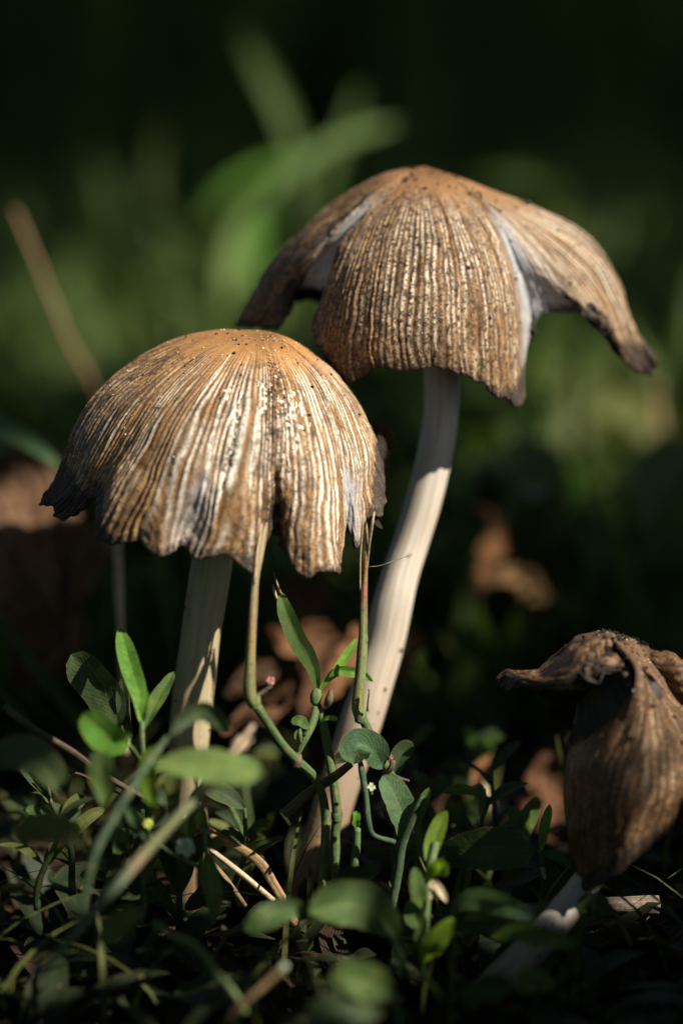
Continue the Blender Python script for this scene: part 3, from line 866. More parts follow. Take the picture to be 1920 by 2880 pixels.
# --- old drooping mushroom
mo_ = thing('mushroom', P(1380, 2790, -4.0), 'old collapsed mushroom with drooping brown cap and slanting grey stem over a weathered stick', 'mushroom')
OC = [
    [(1650, 1790, -2.6), (1590, 1832, -2.5), (1520, 1876, -2.5), (1430, 1894, -2.5), (1404, 1918, -2.5)],
    [(1655, 1800, -3.0), (1600, 1850, -3.2), (1530, 1895, -3.1), (1440, 1908, -2.8), (1408, 1950, -2.7)],
    [(1665, 1805, -3.2), (1620, 1865, -3.5), (1560, 1920, -3.4), (1500, 1940, -3.1)],
    [(1680, 1810, -3.3), (1655, 1870, -3.7), (1632, 1930, -3.7), (1610, 1964, -3.5)],
    [(1700, 1812, -3.4), (1700, 1858, -3.7), (1706, 1900, -3.7)],
    [(1720, 1812, -3.4), (1742, 1868, -3.6), (1752, 1915, -3.5)],
    [(1730, 1812, -3.35), (1765, 1865, -3.5), (1768, 1925, -3.4), (1690, 2010, -3.1), (1612, 2070, -2.9), (1600, 2150, -2.9), (1606, 2300, -3.0), (1618, 2440, -3.1), (1638, 2508, -3.1)],
    [(1740, 1812, -3.35), (1785, 1865, -3.55), (1788, 1930, -3.7), (1738, 2060, -3.85), (1688, 2180, -3.95), (1668, 2320, -3.9), (1672, 2440, -3.7), (1665, 2516, -3.4)],
    [(1750, 1815, -3.3), (1800, 1870, -3.5), (1815, 1950, -3.75), (1800, 2080, -4.1), (1780, 2220, -4.2), (1760, 2350, -4.1), (1725, 2488, -3.8)],
    [(1760, 1818, -3.2), (1815, 1875, -3.4), (1850, 1960, -3.7), (1870, 2090, -4.0), (1870, 2220, -4.1), (1840, 2340, -3.9), (1808, 2390, -3.7)],
    [(1765, 1820, -3.1), (1825, 1880, -3.2), (1880, 1970, -3.4), (1940, 2100, -3.6), (1950, 2220, -3.6), (1900, 2310, -3.5), (1855, 2338, -3.4)],
    [(1770, 1820, -3.0), (1835, 1880, -3.0), (1910, 1960, -3.0), (1990, 2080, -3.0), (2010, 2220, -2.9), (1990, 2320, -2.9)],
    [(1775, 1815, -2.8), (1830, 1862, -2.85), (1895, 1858, -2.9), (1950, 1885, -2.8), (1990, 1930, -2.7)],
    [(1750, 1790, -2.4), (1800, 1835, -2.0), (1850, 1920, -1.8), (1880, 2040, -1.8)],
    [(1690, 1785, -2.3), (1670, 1840, -1.9), (1660, 1930, -1.7), (1660, 2030, -1.7)],
]
capO, GO, NO_, TO = cap('cap', mo_, (1712, 1774, -2.75), OC, M['cap_o'], 8.0, nu=760, nt=100, rib_amp=0.015, seed=6, gill_from=40, curl={0: .7, 1: 1.3, 2: 1.6, 3: 1.6, 4: 1.6, 5: 1.2, 6: .3, 7: .3, 8: .4, 9: .4}, lump=0.30, ragged=0.05,
                        flesh={8: .0}, pale={7: .4, 8: .7, 9: .8, 10: .8, 5: .8}, grime={0: 1.4, 1: 1.5, 2: 1.4, 3: 1.4, 4: 1.2, 6: 1.0, 7: .9, 8: .7, 9: .9, 10: .9, 12: .8})
crumbs('dirt', GO, NO_, TO, capO, M['dirt'], 160, 0.01, 0.035, (0.02, 0.6), 25)
crumbs('flake', GO, NO_, TO, capO, M['flake'], 50, 0.006, 0.014, (0.02, 0.35), 26)
sO = stem('stem', [(1720, 2330, -3.0, 40), (1655, 2470, -3.15, 42), (1590, 2560, -3.3, 45), (1510, 2655, -3.6, 48), (1430, 2740, -3.85, 52), (1360, 2810, -4.05, 56)],
     M['stipe_o'], mo_, 50, 28, bump=0.06, ridge=0.02, ridges=7)

stem_specks(sR, 90, 1); stem_specks(sL, 80, 2, .2); stem_specks(sO, 40, 3, .2)

# ------------------------------------------------------------------ weathered stick
def stick(name, pts, label, mat, cat='stick', sides=20, **kw):
    b = P(*pts[0][:3])
    t = thing(name, b, label, cat)
    stem('shaft', pts, mat, t, 40, sides, **kw)
    return t


st1 = stick('stick', [(1160, 2660, -2.6, 34), (1300, 2640, -2.4, 40), (1500, 2600, -2.1, 46), (1700, 2585, -1.9, 56), (1835, 2580, -1.8, 58)],
            'split grey stick lying on the soil under the old drooping mushroom', M['wood'], ridge=0.16, ridges=7, bump=0.25)
stem('split', [(1480, 2560, -2.35, 16), (1600, 2553, -2.3, 22), (1760, 2548, -2.2, 26), (1850, 2545, -2.15, 24)], M['wood'], st1, 30, 12, ridge=0.3, ridges=5, bump=0.4)
stem('splinter', [(1330, 2700, -3.0, 9), (1380, 2672, -3.0, 16), (1430, 2650, -2.9, 14)], M['wood'], st1, 20, 10, ridge=0.3, ridges=5)
stick('twig', [(1775, 2660, -3.2, 8), (1745, 2600, -3.2, 8), (1722, 2560, -3.2, 6), (1700, 2535, -3.2, 3)], 'thin dark forked twig standing against the split grey stick', M['twig'], 'twig', 8)

# ------------------------------------------------------------------ knotweed plants round the mushrooms
def plant(base, label, cat='weed', name='knotweed', group=None):
    return thing(name, P(*base), label, cat, group)


def node(parent, q, r, mat, name='node'):
    stem(name, [(q[0] - r * .2, q[1] + r * 1.2, q[2], r * .75), (q[0], q[1], q[2], r), (q[0] + r * .2, q[1] - r * 1.2, q[2], r * .7)], mat, parent, 9, 9, bump=.5, seed=int(q[0]))


def flower(parent, q, r, mat, n=5, face=(0.3, -0.8, 0.5), name='flower', seed=0):
    c = P(*q); f = np.array(face, float); f /= np.linalg.norm(f)
    a = np.cross(f, [0.1, 0.2, 1.0]); a /= np.linalg.norm(a); b = np.cross(f, a)
    root = stem(name, [(q[0] + 2, q[1] + r * 1.6, q[2] + .06, r * .3), (q[0], q[1] + r * .8, q[2] + .05, r * .4), (q[0], q[1], q[2] + .03, r * .35)], M['stalk'], parent, 8, 8)
    R = PX(r, q[2])
    for k in range(n):
        th = 2 * math.pi * k / n + seed
        dr = a * math.cos(th) + b * math.sin(th)
        pts = np.array([c + dr * R * .1, c + dr * R * .55 + f * R * .25, c + dr * R + f * R * .2 * math.sin(k * 2.1 + seed)])
        obj('petal', leaf_mesh('petal', pts, R * .8, f, 'round', fold=.4, seed=k, nv=8, nu=5), mat, root)
    return root


# stem A: stands in the notch of the striped cap
pa = plant((905, 2500, -1.9), 'bent knotweed stem with dry tan tip rising into the notch of the striped cap')
stem('stalk', [(720, 1985, -3.1, 14), (747, 2027, -3.0, 13), (792, 2094, -2.8, 13), (832, 2138, -2.6, 14), (890, 2198, -2.3, 13), (915, 2300, -1.9, 13), (905, 2500, -1.9, 13)], M['stalk'], pa, 40, 12, bump=.15)
stem('sheath', [(712, 1985, -3.15, 14), (702, 1950, -3.15, 18), (701, 1900, -3.15, 17), (705, 1812, -3.15, 14), (711, 1723, -3.15, 12), (717, 1634, -3.15, 11), (728, 1567, -3.15, 12), (742, 1500, -3.1, 9), (750, 1470, -3.05, 3)], M['stalk_dry'], pa, 50, 12, bump=.25)
stem('dry_strip', [(716, 1640, -3.21, 4), (722, 1560, -3.21, 5), (732, 1500, -3.19, 4), (735, 1470, -3.15, 2)], M['straw_pale'], pa, 20, 6)
node(pa, (718, 1975, -3.12), 17, M['stalk']); node(pa, (834, 2140, -2.6), 16, M['twig'])
stem('flower_stalk', [(716, 1960, -3.15, 6), (738, 1948, -3.12, 8), (755, 1930, -3.12, 9)], M['twig'], pa, 10, 8)
flower(pa, (760, 1915, -3.15), 13, M['petal_pink'])
# stem B: in front of the white stem
pb = plant((1175, 2330, -1.9), 'knotweed stem with reddish dry sheath standing in front of the white mushroom stem')
stem('stalk', [(1015, 2015, -2.2, 13), (1042, 2067, -2.15, 12), (1069, 2125, -2.1, 12), (1098, 2180, -2.0, 12), (1127, 2223, -1.95, 12), (1154, 2277, -1.9, 12), (1180, 2350, -1.9, 12), (1200, 2560, -1.9, 12)], M['stalk'], pb, 40, 12, bump=.15)
stem('sheath', [(1013, 2018, -2.2, 16), (1006, 1985, -2.2, 18), (1012, 1902, -2.2, 16), (1018, 1830, -2.2, 15), (1021, 1768, -2.2, 12), (1023, 1634, -2.2, 11), (1026, 1560, -2.35, 9), (1026, 1490, -2.5, 8), (1024, 1455, -2.55, 4)], M['stalk_red'], pb, 50, 12, bump=.25)
stem('dry_strip', [(1012, 1660, -2.25, 2.5), (1013, 1560, -2.4, 3), (1020, 1470, -2.6, 3), (1022, 1440, -2.6, 2)], M['straw_pale'], pb, 16, 6)
stem('dry_strip', [(1032, 1600, -2.25, 2.5), (1038, 1530, -2.45, 3.5), (1047, 1470, -2.6, 4), (1052, 1440, -2.6, 2)], M['straw_pale'], pb, 16, 6)
stem('fibre', [(1036, 1594, -2.25, 1.6), (1065, 1592, -2.25, 1.2), (1100, 1580, -2.2, 1.2), (1158, 1560, -2.0, 1.4)], M['hair'], pb, 14, 5)
stem('fibre', [(1033, 2000, -2.3, 3), (1034, 1975, -2.35, 2.5), (1038, 1945, -2.35, 2.5), (1035, 1938, -2.35, 1.5)], M['twig'], pb, 10, 5)
node(pb, (1014, 2012, -2.2), 18, M['stalk']); node(pb, (1022, 1800, -2.2), 13, M['stalk'])
leaf([(1078, 2160, -2.3), (1045, 2110, -2.45), (1005, 2098, -2.55), (992, 2150, -2.6)], 95, M['blue'], pb, 'oval', roll=-18, fold=.35)
leaf([(1092, 2200, -2.0), (1130, 2120, -1.9), (1160, 2088, -1.9)], 55, M['darkleaf'], pb, 'oval', roll=20)
leaf([(1060, 2120, -1.9), (1030, 2100, -1.8), (960, 2130, -1.7), (935, 2150, -1.7)], 44, M['darkleaf'], pb, 'lance', roll=10)
leaf([(1058, 2105, -2.1), (1064, 2085, -2.15), (1070, 2068, -2.2)], 12, M['bright'], pb, 'lance')
stem('flower_stalk', [(1080, 2180, -2.3, 8), (1100, 2160, -2.35, 9), (1104, 2140, -2.35, 8)], M['twig'], pb, 10, 8)
stem('bract', [(1100, 2180, -2.35, 7), (1125, 2190, -2.35, 5), (1150, 2197, -2.35, 4)], M['twig'], pb, 10, 6, bump=.6)
flower(pb, (1100, 2130, -2.35), 7, M['petal_pink'], 4)
# stem C with the bright leaves
pc = plant((945, 2520, -1.7), 'upright knotweed with fresh bright leaves forking between the two big mushrooms')
stem('stalk', [(885, 1965, -2.0, 11), (908, 2036, -1.95, 12), (921, 2103, -1.9, 13), (933, 2170, -1.9, 13), (942, 2237, -1.85, 14), (948, 2295, -1.8, 15), (942, 2348, -1.75, 14), (944, 2438, -1.7, 14), (948, 2560, -1.7, 14)], M['stalk'], pc, 44, 12, bump=.12)
node(pc, (947, 2292, -1.8), 17, M['stalk']); node(pc, (888, 1960, -2.0), 17, M['stalk'])
leaf([(893, 1945, -2.0), (884, 1890, -2.05), (862, 1840, -2.1), (841, 1808, -2.1), (818, 1755, -2.05), (800, 1710, -2.0), (789, 1662, -1.95)], 56, M['green'], pc, 'lance', roll=8, fold=.25)
stem('dry_tip', [(790, 1672, -1.95, 4), (780, 1645, -1.95, 3.5), (768, 1610, -1.9, 2)], M['straw'], pc, 10, 6)
stem('dry_tip', [(779, 1685, -1.97, 3), (772, 1665, -1.97, 5), (768, 1645, -1.95, 2)], M['straw_pale'], pc, 10, 6)
leaf([(896, 1948, -2.0), (918, 1912, -2.0), (950, 1888, -1.95), (990, 1890, -1.9), (1025, 1900, -1.85), (1050, 1918, -1.85)], 30, M['bright'], pc, 'lance', roll=-12, fold=.35)
leaf([(936, 1900, -1.9), (955, 1872, -1.6), (985, 1830, -1.3), (1003, 1795, -1.1)], 28, M['bright'], pc, 'lance', roll=20)
leaf([(925, 1905, -2.05), (945, 1885, -2.05), (950, 1868, -2.05)], 16, M['bright'], pc, 'lance')
leaf([(897, 2032, -2.0), (920, 2020, -2.05), (950, 2022, -2.05)], 15, M['bright'], pc, 'spoon')
stem('side_shoot', [(890, 1990, -2.0, 12), (878, 2035, -2.05, 12), (860, 2075, -2.1, 10), (845, 2105, -2.1, 8), (838, 2125, -2.1, 5)], M['stalk'], pc, 20, 9, bump=.3)
leaf([(868, 2050, -2.1), (845, 2030, -2.15), (818, 2030, -2.15)], 34, M['green'], pc, 'oval', roll=-30)
leaf([(860, 2075, -2.12), (840, 2060, -2.17), (832, 2082, -2.17)], 20, M['green'], pc, 'oval', roll=20)
stem('bud', [(918, 1985, -2.05, 9), (926, 1965, -2.08, 12), (931, 1940, -2.08, 5)], M['twig'], pc, 10, 9)
stem('bud', [(845, 2090, -2.15, 4), (843, 2068, -2.17, 7), (844, 2050, -2.17, 3)], M['stalk'], pc, 8, 8)
# dark crossing twig
stick('dead_twig', [(800, 2290, -1.9, 14), (870, 2230, -2.0, 14), (940, 2185, -2.2, 14), (985, 2150, -2.3, 12)], 'short dark broken twig wedged across the knotweed stems', M['twig'], 'twig', 10, bump=.3)
# centre weed with the long bluish leaf
pe = plant((1100, 2560, -2.3), 'low weed with long bluish leaf and tiny white flower beside the white stem')
stem('stalk', [(1100, 2560, -2.3, 12), (1120, 2450, -2.35, 13), (1131, 2375, -2.4, 13), (1165, 2290, -2.5, 11), (1190, 2240, -2.5, 8)], M['stalk_dk'], pe, 24, 9)
leaf([(1131, 2372, -2.35), (1135, 2310, -2.4), (1110, 2240, -2.4), (1078, 2180, -2.4)], 86, M['blue'], pe, 'oval', roll=-22, fold=.3)
leaf([(1150, 2345, -2.4), (1180, 2280, -2.45), (1207, 2215, -2.45)], 34, M['green'], pe, 'lance', roll=12)
leaf([(1140, 2330, -2.3), (1115, 2260, -2.1), (1095, 2200, -2.1)], 40, M['darkleaf'], pe, 'lance', roll=45)
stem('side_shoot', [(1110, 2370, -2.4, 9), (1050, 2350, -2.45, 8), (1035, 2310, -2.5, 9), (1028, 2240, -2.5, 9), (1018, 2175, -2.5, 11), (1012, 2140, -2.5, 7)], M['stalk_dk'], pe, 26, 8, bump=.3)
flower(pe, (1043, 2215, -2.7), 13, M['petal'], 4)
leaf([(1005, 2330, -2.3), (1000, 2305, -2.35), (1005, 2282, -2.35)], 28, M['bright'], pe, 'oval')
stem('stalk', [(990, 2480, -2.2, 13), (1000, 2400, -2.25, 12), (1005, 2330, -2.3, 11)], M['stalk'], pe, 14, 9)
# clump right of centre: lime leaves, pale dry tips
pf = plant((1200, 2760, -3.6), 'clump of lime green leaves with pale dry tips in front of the split stick', )
stem('stalk', [(1190, 2760, -3.6, 12), (1195, 2600, -3.6, 12), (1205, 2470, -3.55, 13), (1225, 2370, -3.4, 10)], M['stalk'], pf, 22, 9)
leaf([(1205, 2440, -3.5), (1215, 2380, -3.4), (1240, 2310, -3.3), (1255, 2280, -3.3)], 52, M['lime'], pf, 'lance', roll=10)
leaf([(1200, 2480, -3.6), (1225, 2440, -3.75), (1245, 2440, -3.9), (1248, 2468, -3.9)], 46, M['lime'], pf, 'oval', roll=-25)
leaf([(1215, 2470, -3.7), (1235, 2500, -3.8), (1258, 2540, -3.85)], 22, M['straw_pale'], pf, 'lance', name='dry_tip')
leaf([(1210, 2480, -3.65), (1214, 2510, -3.75), (1212, 2530, -3.8)], 14, M['straw_pale'], pf, 'lance', name='dry_tip')
leaf([(1195, 2560, -3.7), (1175, 2510, -3.8), (1165, 2440, -3.8)], 48, M['green'], pf, 'lance', roll=-15)
leaf([(1188, 2710, -4.0), (1215, 2660, -4.2), (1262, 2600, -4.3), (1278, 2585, -4.3)], 66, M['lime'], pf, 'lance', roll=-12)
leaf([(1200, 2650, -3.9), (1260, 2600, -4.0), (1340, 2590, -4.1), (1420, 2600, -4.2)], 80, M['darkleaf'], pf, 'oval', roll=-25)
leaf([(1190, 2620, -3.7), (1165, 2570, -3.7), (1175, 2520, -3.7)], 60, M['green'], pf, 'lance', roll=15)
leaf([(1200, 2700, -3.9), (1185, 2640, -4.0), (1200, 2580, -4.0)], 40, M['green'], pf, 'lance', roll=35)
leaf([(1260, 2610, -3.9), (1320, 2530, -4.2), (1420, 2545, -4.4), (1510, 2588, -4.4)], 74, M['blue'], pf, 'lance', roll=-20)
leaf([(1380, 2640, -4.4), (1460, 2622, -4.6), (1550, 2640, -4.7), (1625, 2660, -4.7)], 60, M['green'], pf, 'lance', roll=-15)
# large dark leaf
pg = plant((1215, 2560, -2.0), 'weed with one large dark oval leaf lying beneath the old drooping mushroom')
stem('stalk', [(1215, 2560, -2.0, 9), (1212, 2480, -2.2, 9), (1222, 2422, -2.5, 8)], M['stalk_dk'], pg, 12, 8)
leaf([(1222, 2422, -2.5), (1300, 2395, -2.7), (1400, 2385, -2.8), (1502, 2400, -2.8)], 122, M['darkleaf'], pg, 'oval', roll=-8, fold=.12, nib=.05)
# small shoots left of the drooping cap
ph = plant((1480, 2560, -1.6), 'small upright shoots with a curled leaf beside the old drooping cap')
stem('stalk', [(1520, 2560, -1.6, 8), (1528, 2470, -1.7, 8), (1520, 2395, -1.8, 8)], M['stalk'], ph, 14, 8, bump=.3)
leaf([(1465, 2400, -1.5), (1475, 2330, -1.4), (1505, 2260, -1.3), (1512, 2240, -1.3)], 54, M['green'], ph, 'lance', roll=14)
leaf([(1521, 2395, -1.8), (1526, 2330, -1.8), (1545, 2262, -1.8)], 32, M['bright'], ph, 'lance', roll=-20, fold=.6)
leaf([(1520, 2400, -1.8), (1560, 2415, -1.9), (1612, 2445, -1.9)], 36, M['blue'], ph, 'lance', roll=30, fold=.8)
leaf([(1465, 2330, -1.4), (1445, 2295, -1.4), (1432, 2275, -1.4)], 36, M['blue'], ph, 'oval')
leaf([(1530, 2420, -1.8), (1560, 2480, -1.9), (1600, 2500, -1.9)], 70, M['darkleaf'], ph, 'oval', roll=-20)
stem('dry_tip', [(1525, 2440, -1.85, 7), (1533, 2475, -1.85, 6), (1536, 2500, -1.85, 4)], M['straw_pale'], ph, 10, 7, bump=.4)
leaf([(1465, 2400, -1.5), (1440, 2430, -1.6), (1420, 2480, -1.6)], 60, M['olive'], ph, 'lance', roll=25)
pi_ = plant((1640, 2540, -3.4), 'single dark rounded leaf on a short stalk against the grey slanting stem', 'weed')
stem('stalk', [(1630, 2700, -3.3, 6), (1640, 2600, -3.35, 6), (1642, 2560, -3.4, 6)], M['stalk_dk'], pi_, 10, 7)
leaf([(1640, 2565, -3.4), (1662, 2545, -3.45), (1690, 2560, -3.45), (1692, 2580, -3.45)], 80, M['darkleaf'], pi_, 'round', roll=-12)
# front leaves at the bottom
pj = plant((1120, 2700, -4.6), 'weed with broad dull green leaves spread low in front of the white stem')
stem('stalk', [(1150, 2760, -4.6, 10), (1120, 2680, -4.6, 10), (1085, 2610, -4.5, 9), (1050, 2540, -4.2, 8)], M['stalk_dk'], pj, 14, 8)
leaf([(1120, 2640, -4.5), (1040, 2560, -4.6), (960, 2545, -4.7), (868, 2570, -4.8)], 140, M['green'], pj, 'lance', roll=-20, fold=.3, wave=.09)
leaf([(925, 2500, -3.4), (980, 2470, -3.6), (1070, 2436, -3.8)], 66, M['darkleaf'], pj, 'lance', roll=-18)
leaf([(870, 2560, -4.6), (800, 2560, -4.7), (740, 2590, -4.8), (686, 2615, -4.8)], 78, M['green'], pj, 'lance', roll=-22, wave=.09)
pk = plant((1010, 2900, -6.5), 'blurred weed with two wide leaves at the very front of the soil')
stem('stalk', [(1130, 2920, -6.4, 10), (1120, 2860, -6.4, 10), (1112, 2800, -6.4, 9)], M['stalk_dk'], pk, 10, 8)
leaf([(1115, 2800, -6.4), (1050, 2770, -6.5), (980, 2755, -6.6), (926, 2765, -6.6)], 108, M['green'], pk, 'lance', roll=-10, wave=.09)
leaf([(1080, 2850, -6.4), (1000, 2835, -6.6), (930, 2850, -6.7), (860, 2885, -6.7)], 110, M['darkleaf'], pk, 'oval', roll=-15)
leaf([(1300, 2840, -6.0), (1360, 2780, -6.1), (1440, 2770, -6.1)], 90, M['darkleaf'], pk, 'oval', roll=-20)
leaf([(1560, 2780, -5.5), (1500, 2760, -5.5), (1450, 2790, -5.5)], 70, M['olive'], pk, 'oval', roll=-20)
# rosette left of the tan stem
pl_ = plant((425, 2480, -2.6), 'young plant with upright bright leaf and a notched round leaf beside the tan stem')
stem('stalk', [(425, 2480, -2.6, 9), (415, 2260, -2.9, 9), (402, 2150, -3.10, 9), (398, 2060, -3.20, 9), (400, 2030, -3.20, 7)], M['stalk'], pl_, 16, 8)
leaf([(398, 2045, -3.20), (392, 1960, -3.10), (365, 1870, -2.90), (336, 1765, -2.60)], 58, M['bright'], pl_, 'lance', roll=-6, fold=.3)
leaf([(410, 2050, -3.10), (430, 1990, -2.90), (465, 1930, -2.70), (490, 1890, -2.60)], 46, M['green'], pl_, 'lance', roll=20)
leaf([(402, 2030, -3.30), (404, 1985, -3.35), (414, 1944, -3.35)], 24, M['bright'], pl_, 'oval')
leaf([(360, 2095, -3.70), (320, 2085, -4.00), (275, 2050, -4.10), (232, 2005, -4.10)], 96, M['bright'], pl_, 'round', roll=12, fold=.2, nib=.12)
leaf([(335, 2060, -2.70), (310, 1980, -2.50), (260, 1910, -2.40), (200, 1840, -2.40)], 112, M['darkleaf'], pl_, 'oval', roll=14)
leaf([(370, 2080, -2.80), (350, 2000, -2.60), (345, 1900, -2.50)], 44, M['darkleaf'], pl_, 'lance', roll=25)
stem('leaf_stalk', [(400, 2150, -3.20, 6), (375, 2110, -3.50, 6), (358, 2094, -3.70, 5)], M['stalk'], pl_, 8, 7)
# dry stalk behind
gx1 = stick('dry_stalk', [(352, 2120, .8, 10), (343, 1900, .75, 11), (338, 1745, .7, 12), (334, 1640, .7, 15), (331, 1500, .65, 13), (335, 1420, .65, 10)],
            'dry tan stalk standing behind the rim of the striped cap', M['straw_pale'], 'stalk', 10)
# blurred front stems and leaves on the left
pm = plant((150, 2700, -6.2), 'long slanting jointed stem with pinkish nodes crossing before the tan stem')
stem('stalk', [(90, 2760, -6.4, 12), (160, 2685, -6.2, 13), (257, 2578, -6.0, 13), (392, 2418, -5.7, 15), (490, 2310, -5.5, 14), (588, 2205, -5.3, 14), (660, 2115, -5.2, 12), (712, 2040, -5.1, 7)], M['fore'], pm, 60, 12, bump=.15)
leaf([(432, 2152, -5.3), (520, 2148, -5.4), (620, 2158, -5.5), (740, 2178, -5.6)], 104, M['pale'], pm, 'oval', roll=28, fold=.06)
pn = plant((280, 2560, -5.6), 'blurred weed with pale arrow-shaped leaf rising left of the slanting jointed stem')
stem('stalk', [(215, 2640, -5.8, 10), (262, 2420, -5.6, 10), (318, 2305, -5.4, 11), (368, 2222, -5.3, 12), (425, 2135, -5.0, 10), (470, 2075, -4.8, 7)], M['stalk_dk'], pn, 34, 10)
leaf([(300, 2290, -5.0), (290, 2220, -5.0), (285, 2170, -5.0), (290, 2115, -5.0)], 76, M['green'], pn, 'spoon', roll=10)
leaf([(440, 2280, -4.6), (415, 2200, -4.6), (425, 2130, -4.6), (455, 2105, -4.6)], 60, M['lime'], pn, 'lance', roll=20)
leaf([(480, 2270, -4.5), (490, 2190, -4.5), (500, 2140, -4.5)], 50, M['olive'], pn, 'lance', roll=20)
leaf([(480, 2070, -4.7), (520, 2020, -4.6), (580, 2000, -4.5), (650, 2060, -4.5)], 58, M['darkleaf'], pn, 'lance', roll=-20)
leaf([(410, 2360, -4.4), (380, 2300, -4.4), (345, 2260, -4.4)], 40, M['blue'], pn, 'lance', roll=20)
leaf([(230, 2380, -5.6), (170, 2330, -5.6), (100, 2330, -5.6), (45, 2360, -5.6)], 90, M['olive'], pn, 'oval', roll=-10)
leaf([(410, 2560, -6.0), (360, 2580, -6.0), (320, 2620, -6.0), (270, 2650, -6.0)], 80, M['olive'], pn, 'lance', roll=-10)
leaf([(180, 2230, -4.8), (120, 2150, -4.6), (60, 2120, -4.6), (-20, 2140, -4.6)], 110, M['darkleaf'], pn, 'oval', roll=-20)
pq = plant((500, 2620, -2.2), 'dark bushy weed hiding the foot of the tan stem')
for (q0, q1, q2, w_, m_) in (((505, 2500), (470, 2400), (440, 2330), 60, 'darkleaf'), ((510, 2480), (540, 2400), (590, 2350), 56, 'darkleaf'), ((500, 2520), (520, 2430), (500, 2340), 54, 'olive'),
                             ((520, 2560), (600, 2500), (660, 2500), 60, 'darkleaf'), ((490, 2560), (420, 2500), (350, 2480), 64, 'darkleaf'), ((505, 2440), (530, 2330), (560, 2260), 40, 'green')):
    leaf([(q0[0], q0[1], -2.2), (q1[0], q1[1], -2.5), (q2[0], q2[1], -2.7)], w_, M[m_], pq, 'oval', roll=(q2[0] % 50) - 25)
stem('stalk', [(500, 2640, -2.0, 9), (505, 2520, -2.2, 9), (505, 2430, -2.2, 7)], M['stalk_dk'], pq, 12, 8)
# small flowering weed
po = plant((560, 2560, -3.4), 'small flowering weed with white and yellow blossoms between the stems and the dry straw')
stem('stalk', [(600, 2600, -3.4, 8), (585, 2480, -3.4, 8), (580, 2400, -3.5, 8), (572, 2320, -3.5, 6)], M['stalk'], po, 18, 8)
leaf([(578, 2340, -3.5), (568, 2310, -3.55), (565, 2280, -3.55)], 36, M['green'], po, 'oval')
leaf([(582, 2385, -3.5), (605, 2375, -3.55), (628, 2362, -3.55)], 34, M['green'], po, 'oval', roll=-20)
leaf([(582, 2392, -3.5), (588, 2450, -3.6), (600, 2520, -3.65), (604, 2575, -3.65)], 58, M['green'], po, 'lance', roll=10)
flower(po, (520, 2385, -3.6), 30, M['petal'], 5, seed=.5)
flower(po, (416, 2318, -3.8), 14, M['petal_yellow'], 6)
stem('flower_stalk', [(580, 2440, -3.5, 5), (545, 2430, -3.55, 5), (522, 2420, -3.6, 5)], M['stalk'], po, 8, 6)
stem('flower_stalk', [(575, 2450, -3.5, 4), (480, 2400, -3.7, 4), (420, 2350, -3.8, 4)], M['stalk'], po, 10, 6)
# straw
sw = stick('straw', [(510, 2300, -1.6, 13), (600, 2350, -1.7, 14), (680, 2390, -1.8, 13), (735, 2432, -1.9, 14), (765, 2480, -1.9, 13), (800, 2540, -1.9, 13), (830, 2600, -1.8, 12)],
           'bent orange-brown dry straw lying at the foot of the tan stem', M['straw'], 'straw', 12, ridge=.25, ridges=4)
stick('straw', [(590, 2390, -1.9, 8), (680, 2460, -2.0, 9), (770, 2535, -2.0, 8)], 'thin greyish straw lying under the bent orange straw', M['straw_pale'], 'straw', 8)
stick('straw', [(600, 2430, -2.1, 6), (640, 2480, -2.1, 8), (690, 2550, -2.1, 7)], 'short split brown straw beneath the greyish straw', M['straw'], 'straw', 8)
stick('dead_twig', [(12, 1990, -1.0, 11), (90, 2050, -1.2, 11), (200, 2115, -1.5, 11), (290, 2180, -1.8, 10), (430, 2260, -2.1, 7)], 'long grey-brown twig slanting down towards the foot of the tan stem', M['twig'], 'twig', 10, bump=.2)
stick('dead_twig', [(185, 2172, -2.0, 4), (230, 2180, -2.0, 4), (300, 2215, -2.1, 4), (340, 2235, -2.1, 3)], 'hair-thin dry twig below the long grey-brown twig', M['twig'], 'twig', 7)
stick('stalk', [(429, 2596, -5.6, 11), (480, 2630, -5.6, 9), (530, 2650, -5.6, 11), (570, 2685, -5.6, 11), (610, 2740, -5.7, 10), (650, 2785, -5.8, 10), (690, 2850, -5.8, 10)], 'knobbly green stalk bending over the dark soil at the front', M['stalk'], 'stalk', 9, bump=.4)
ps = stick('cut_stalk', [(640, 2880, -6.4, 10), (667, 2841, -6.4, 9), (740, 2775, -6.3, 9), (790, 2728, -6.3, 9)], 'cut brown stalk with a pale broken end at the front', M['straw'], 'stalk', 9)
stem('broken_end', [(786, 2731, -6.3, 8.5), (797, 2721, -6.3, 11), (805, 2714, -6.3, 8)], M['petal'], ps, 6, 9)
# grass leaning in from the left edge
def blade(pts, w, mat, label, group=None, roll=0, shape='blade', cat='grass blade', name='grass_blade', fold=.2, **kw):
    c = np.array([P(*q) for q in pts]); d = np.mean([q[2] for q in pts])
    me = leaf_mesh(name, c, PX(w, d), -FWD, shape, math.radians(roll), fold, seed=int(abs(pts[0][0])) % 91, **kw)
    o = bpy.data.objects.new(name, me); COL.objects.link(o); me.materials.append(mat)
    b = Vector(c[0]); me.transform(Matrix.Translation(-b)); o.location = b
    return tag(o, label, cat, group)


blade([(300, 2140, 2.0), (233, 2039, 2.0), (120, 1900, 2.0), (0, 1740, 2.0), (-60, 1660, 2.0)], 46, M['darkleaf'], 'dark grass blade slanting past the big brown dead leaf')
blade([(200, 2180, .8), (90, 2050, .8), (0, 1940, .8), (-60, 1880, .8)], 34, M['darkleaf'], 'narrow dark grass blade lying along the long grey-brown twig')
blade([(-80, 1130, 3.5), (0, 1195, 3.3), (90, 1250, 3.2), (185, 1320, 3.0)], 62, M['blue'], 'dull green grass blade reaching behind the left rim of the striped cap', roll=10)

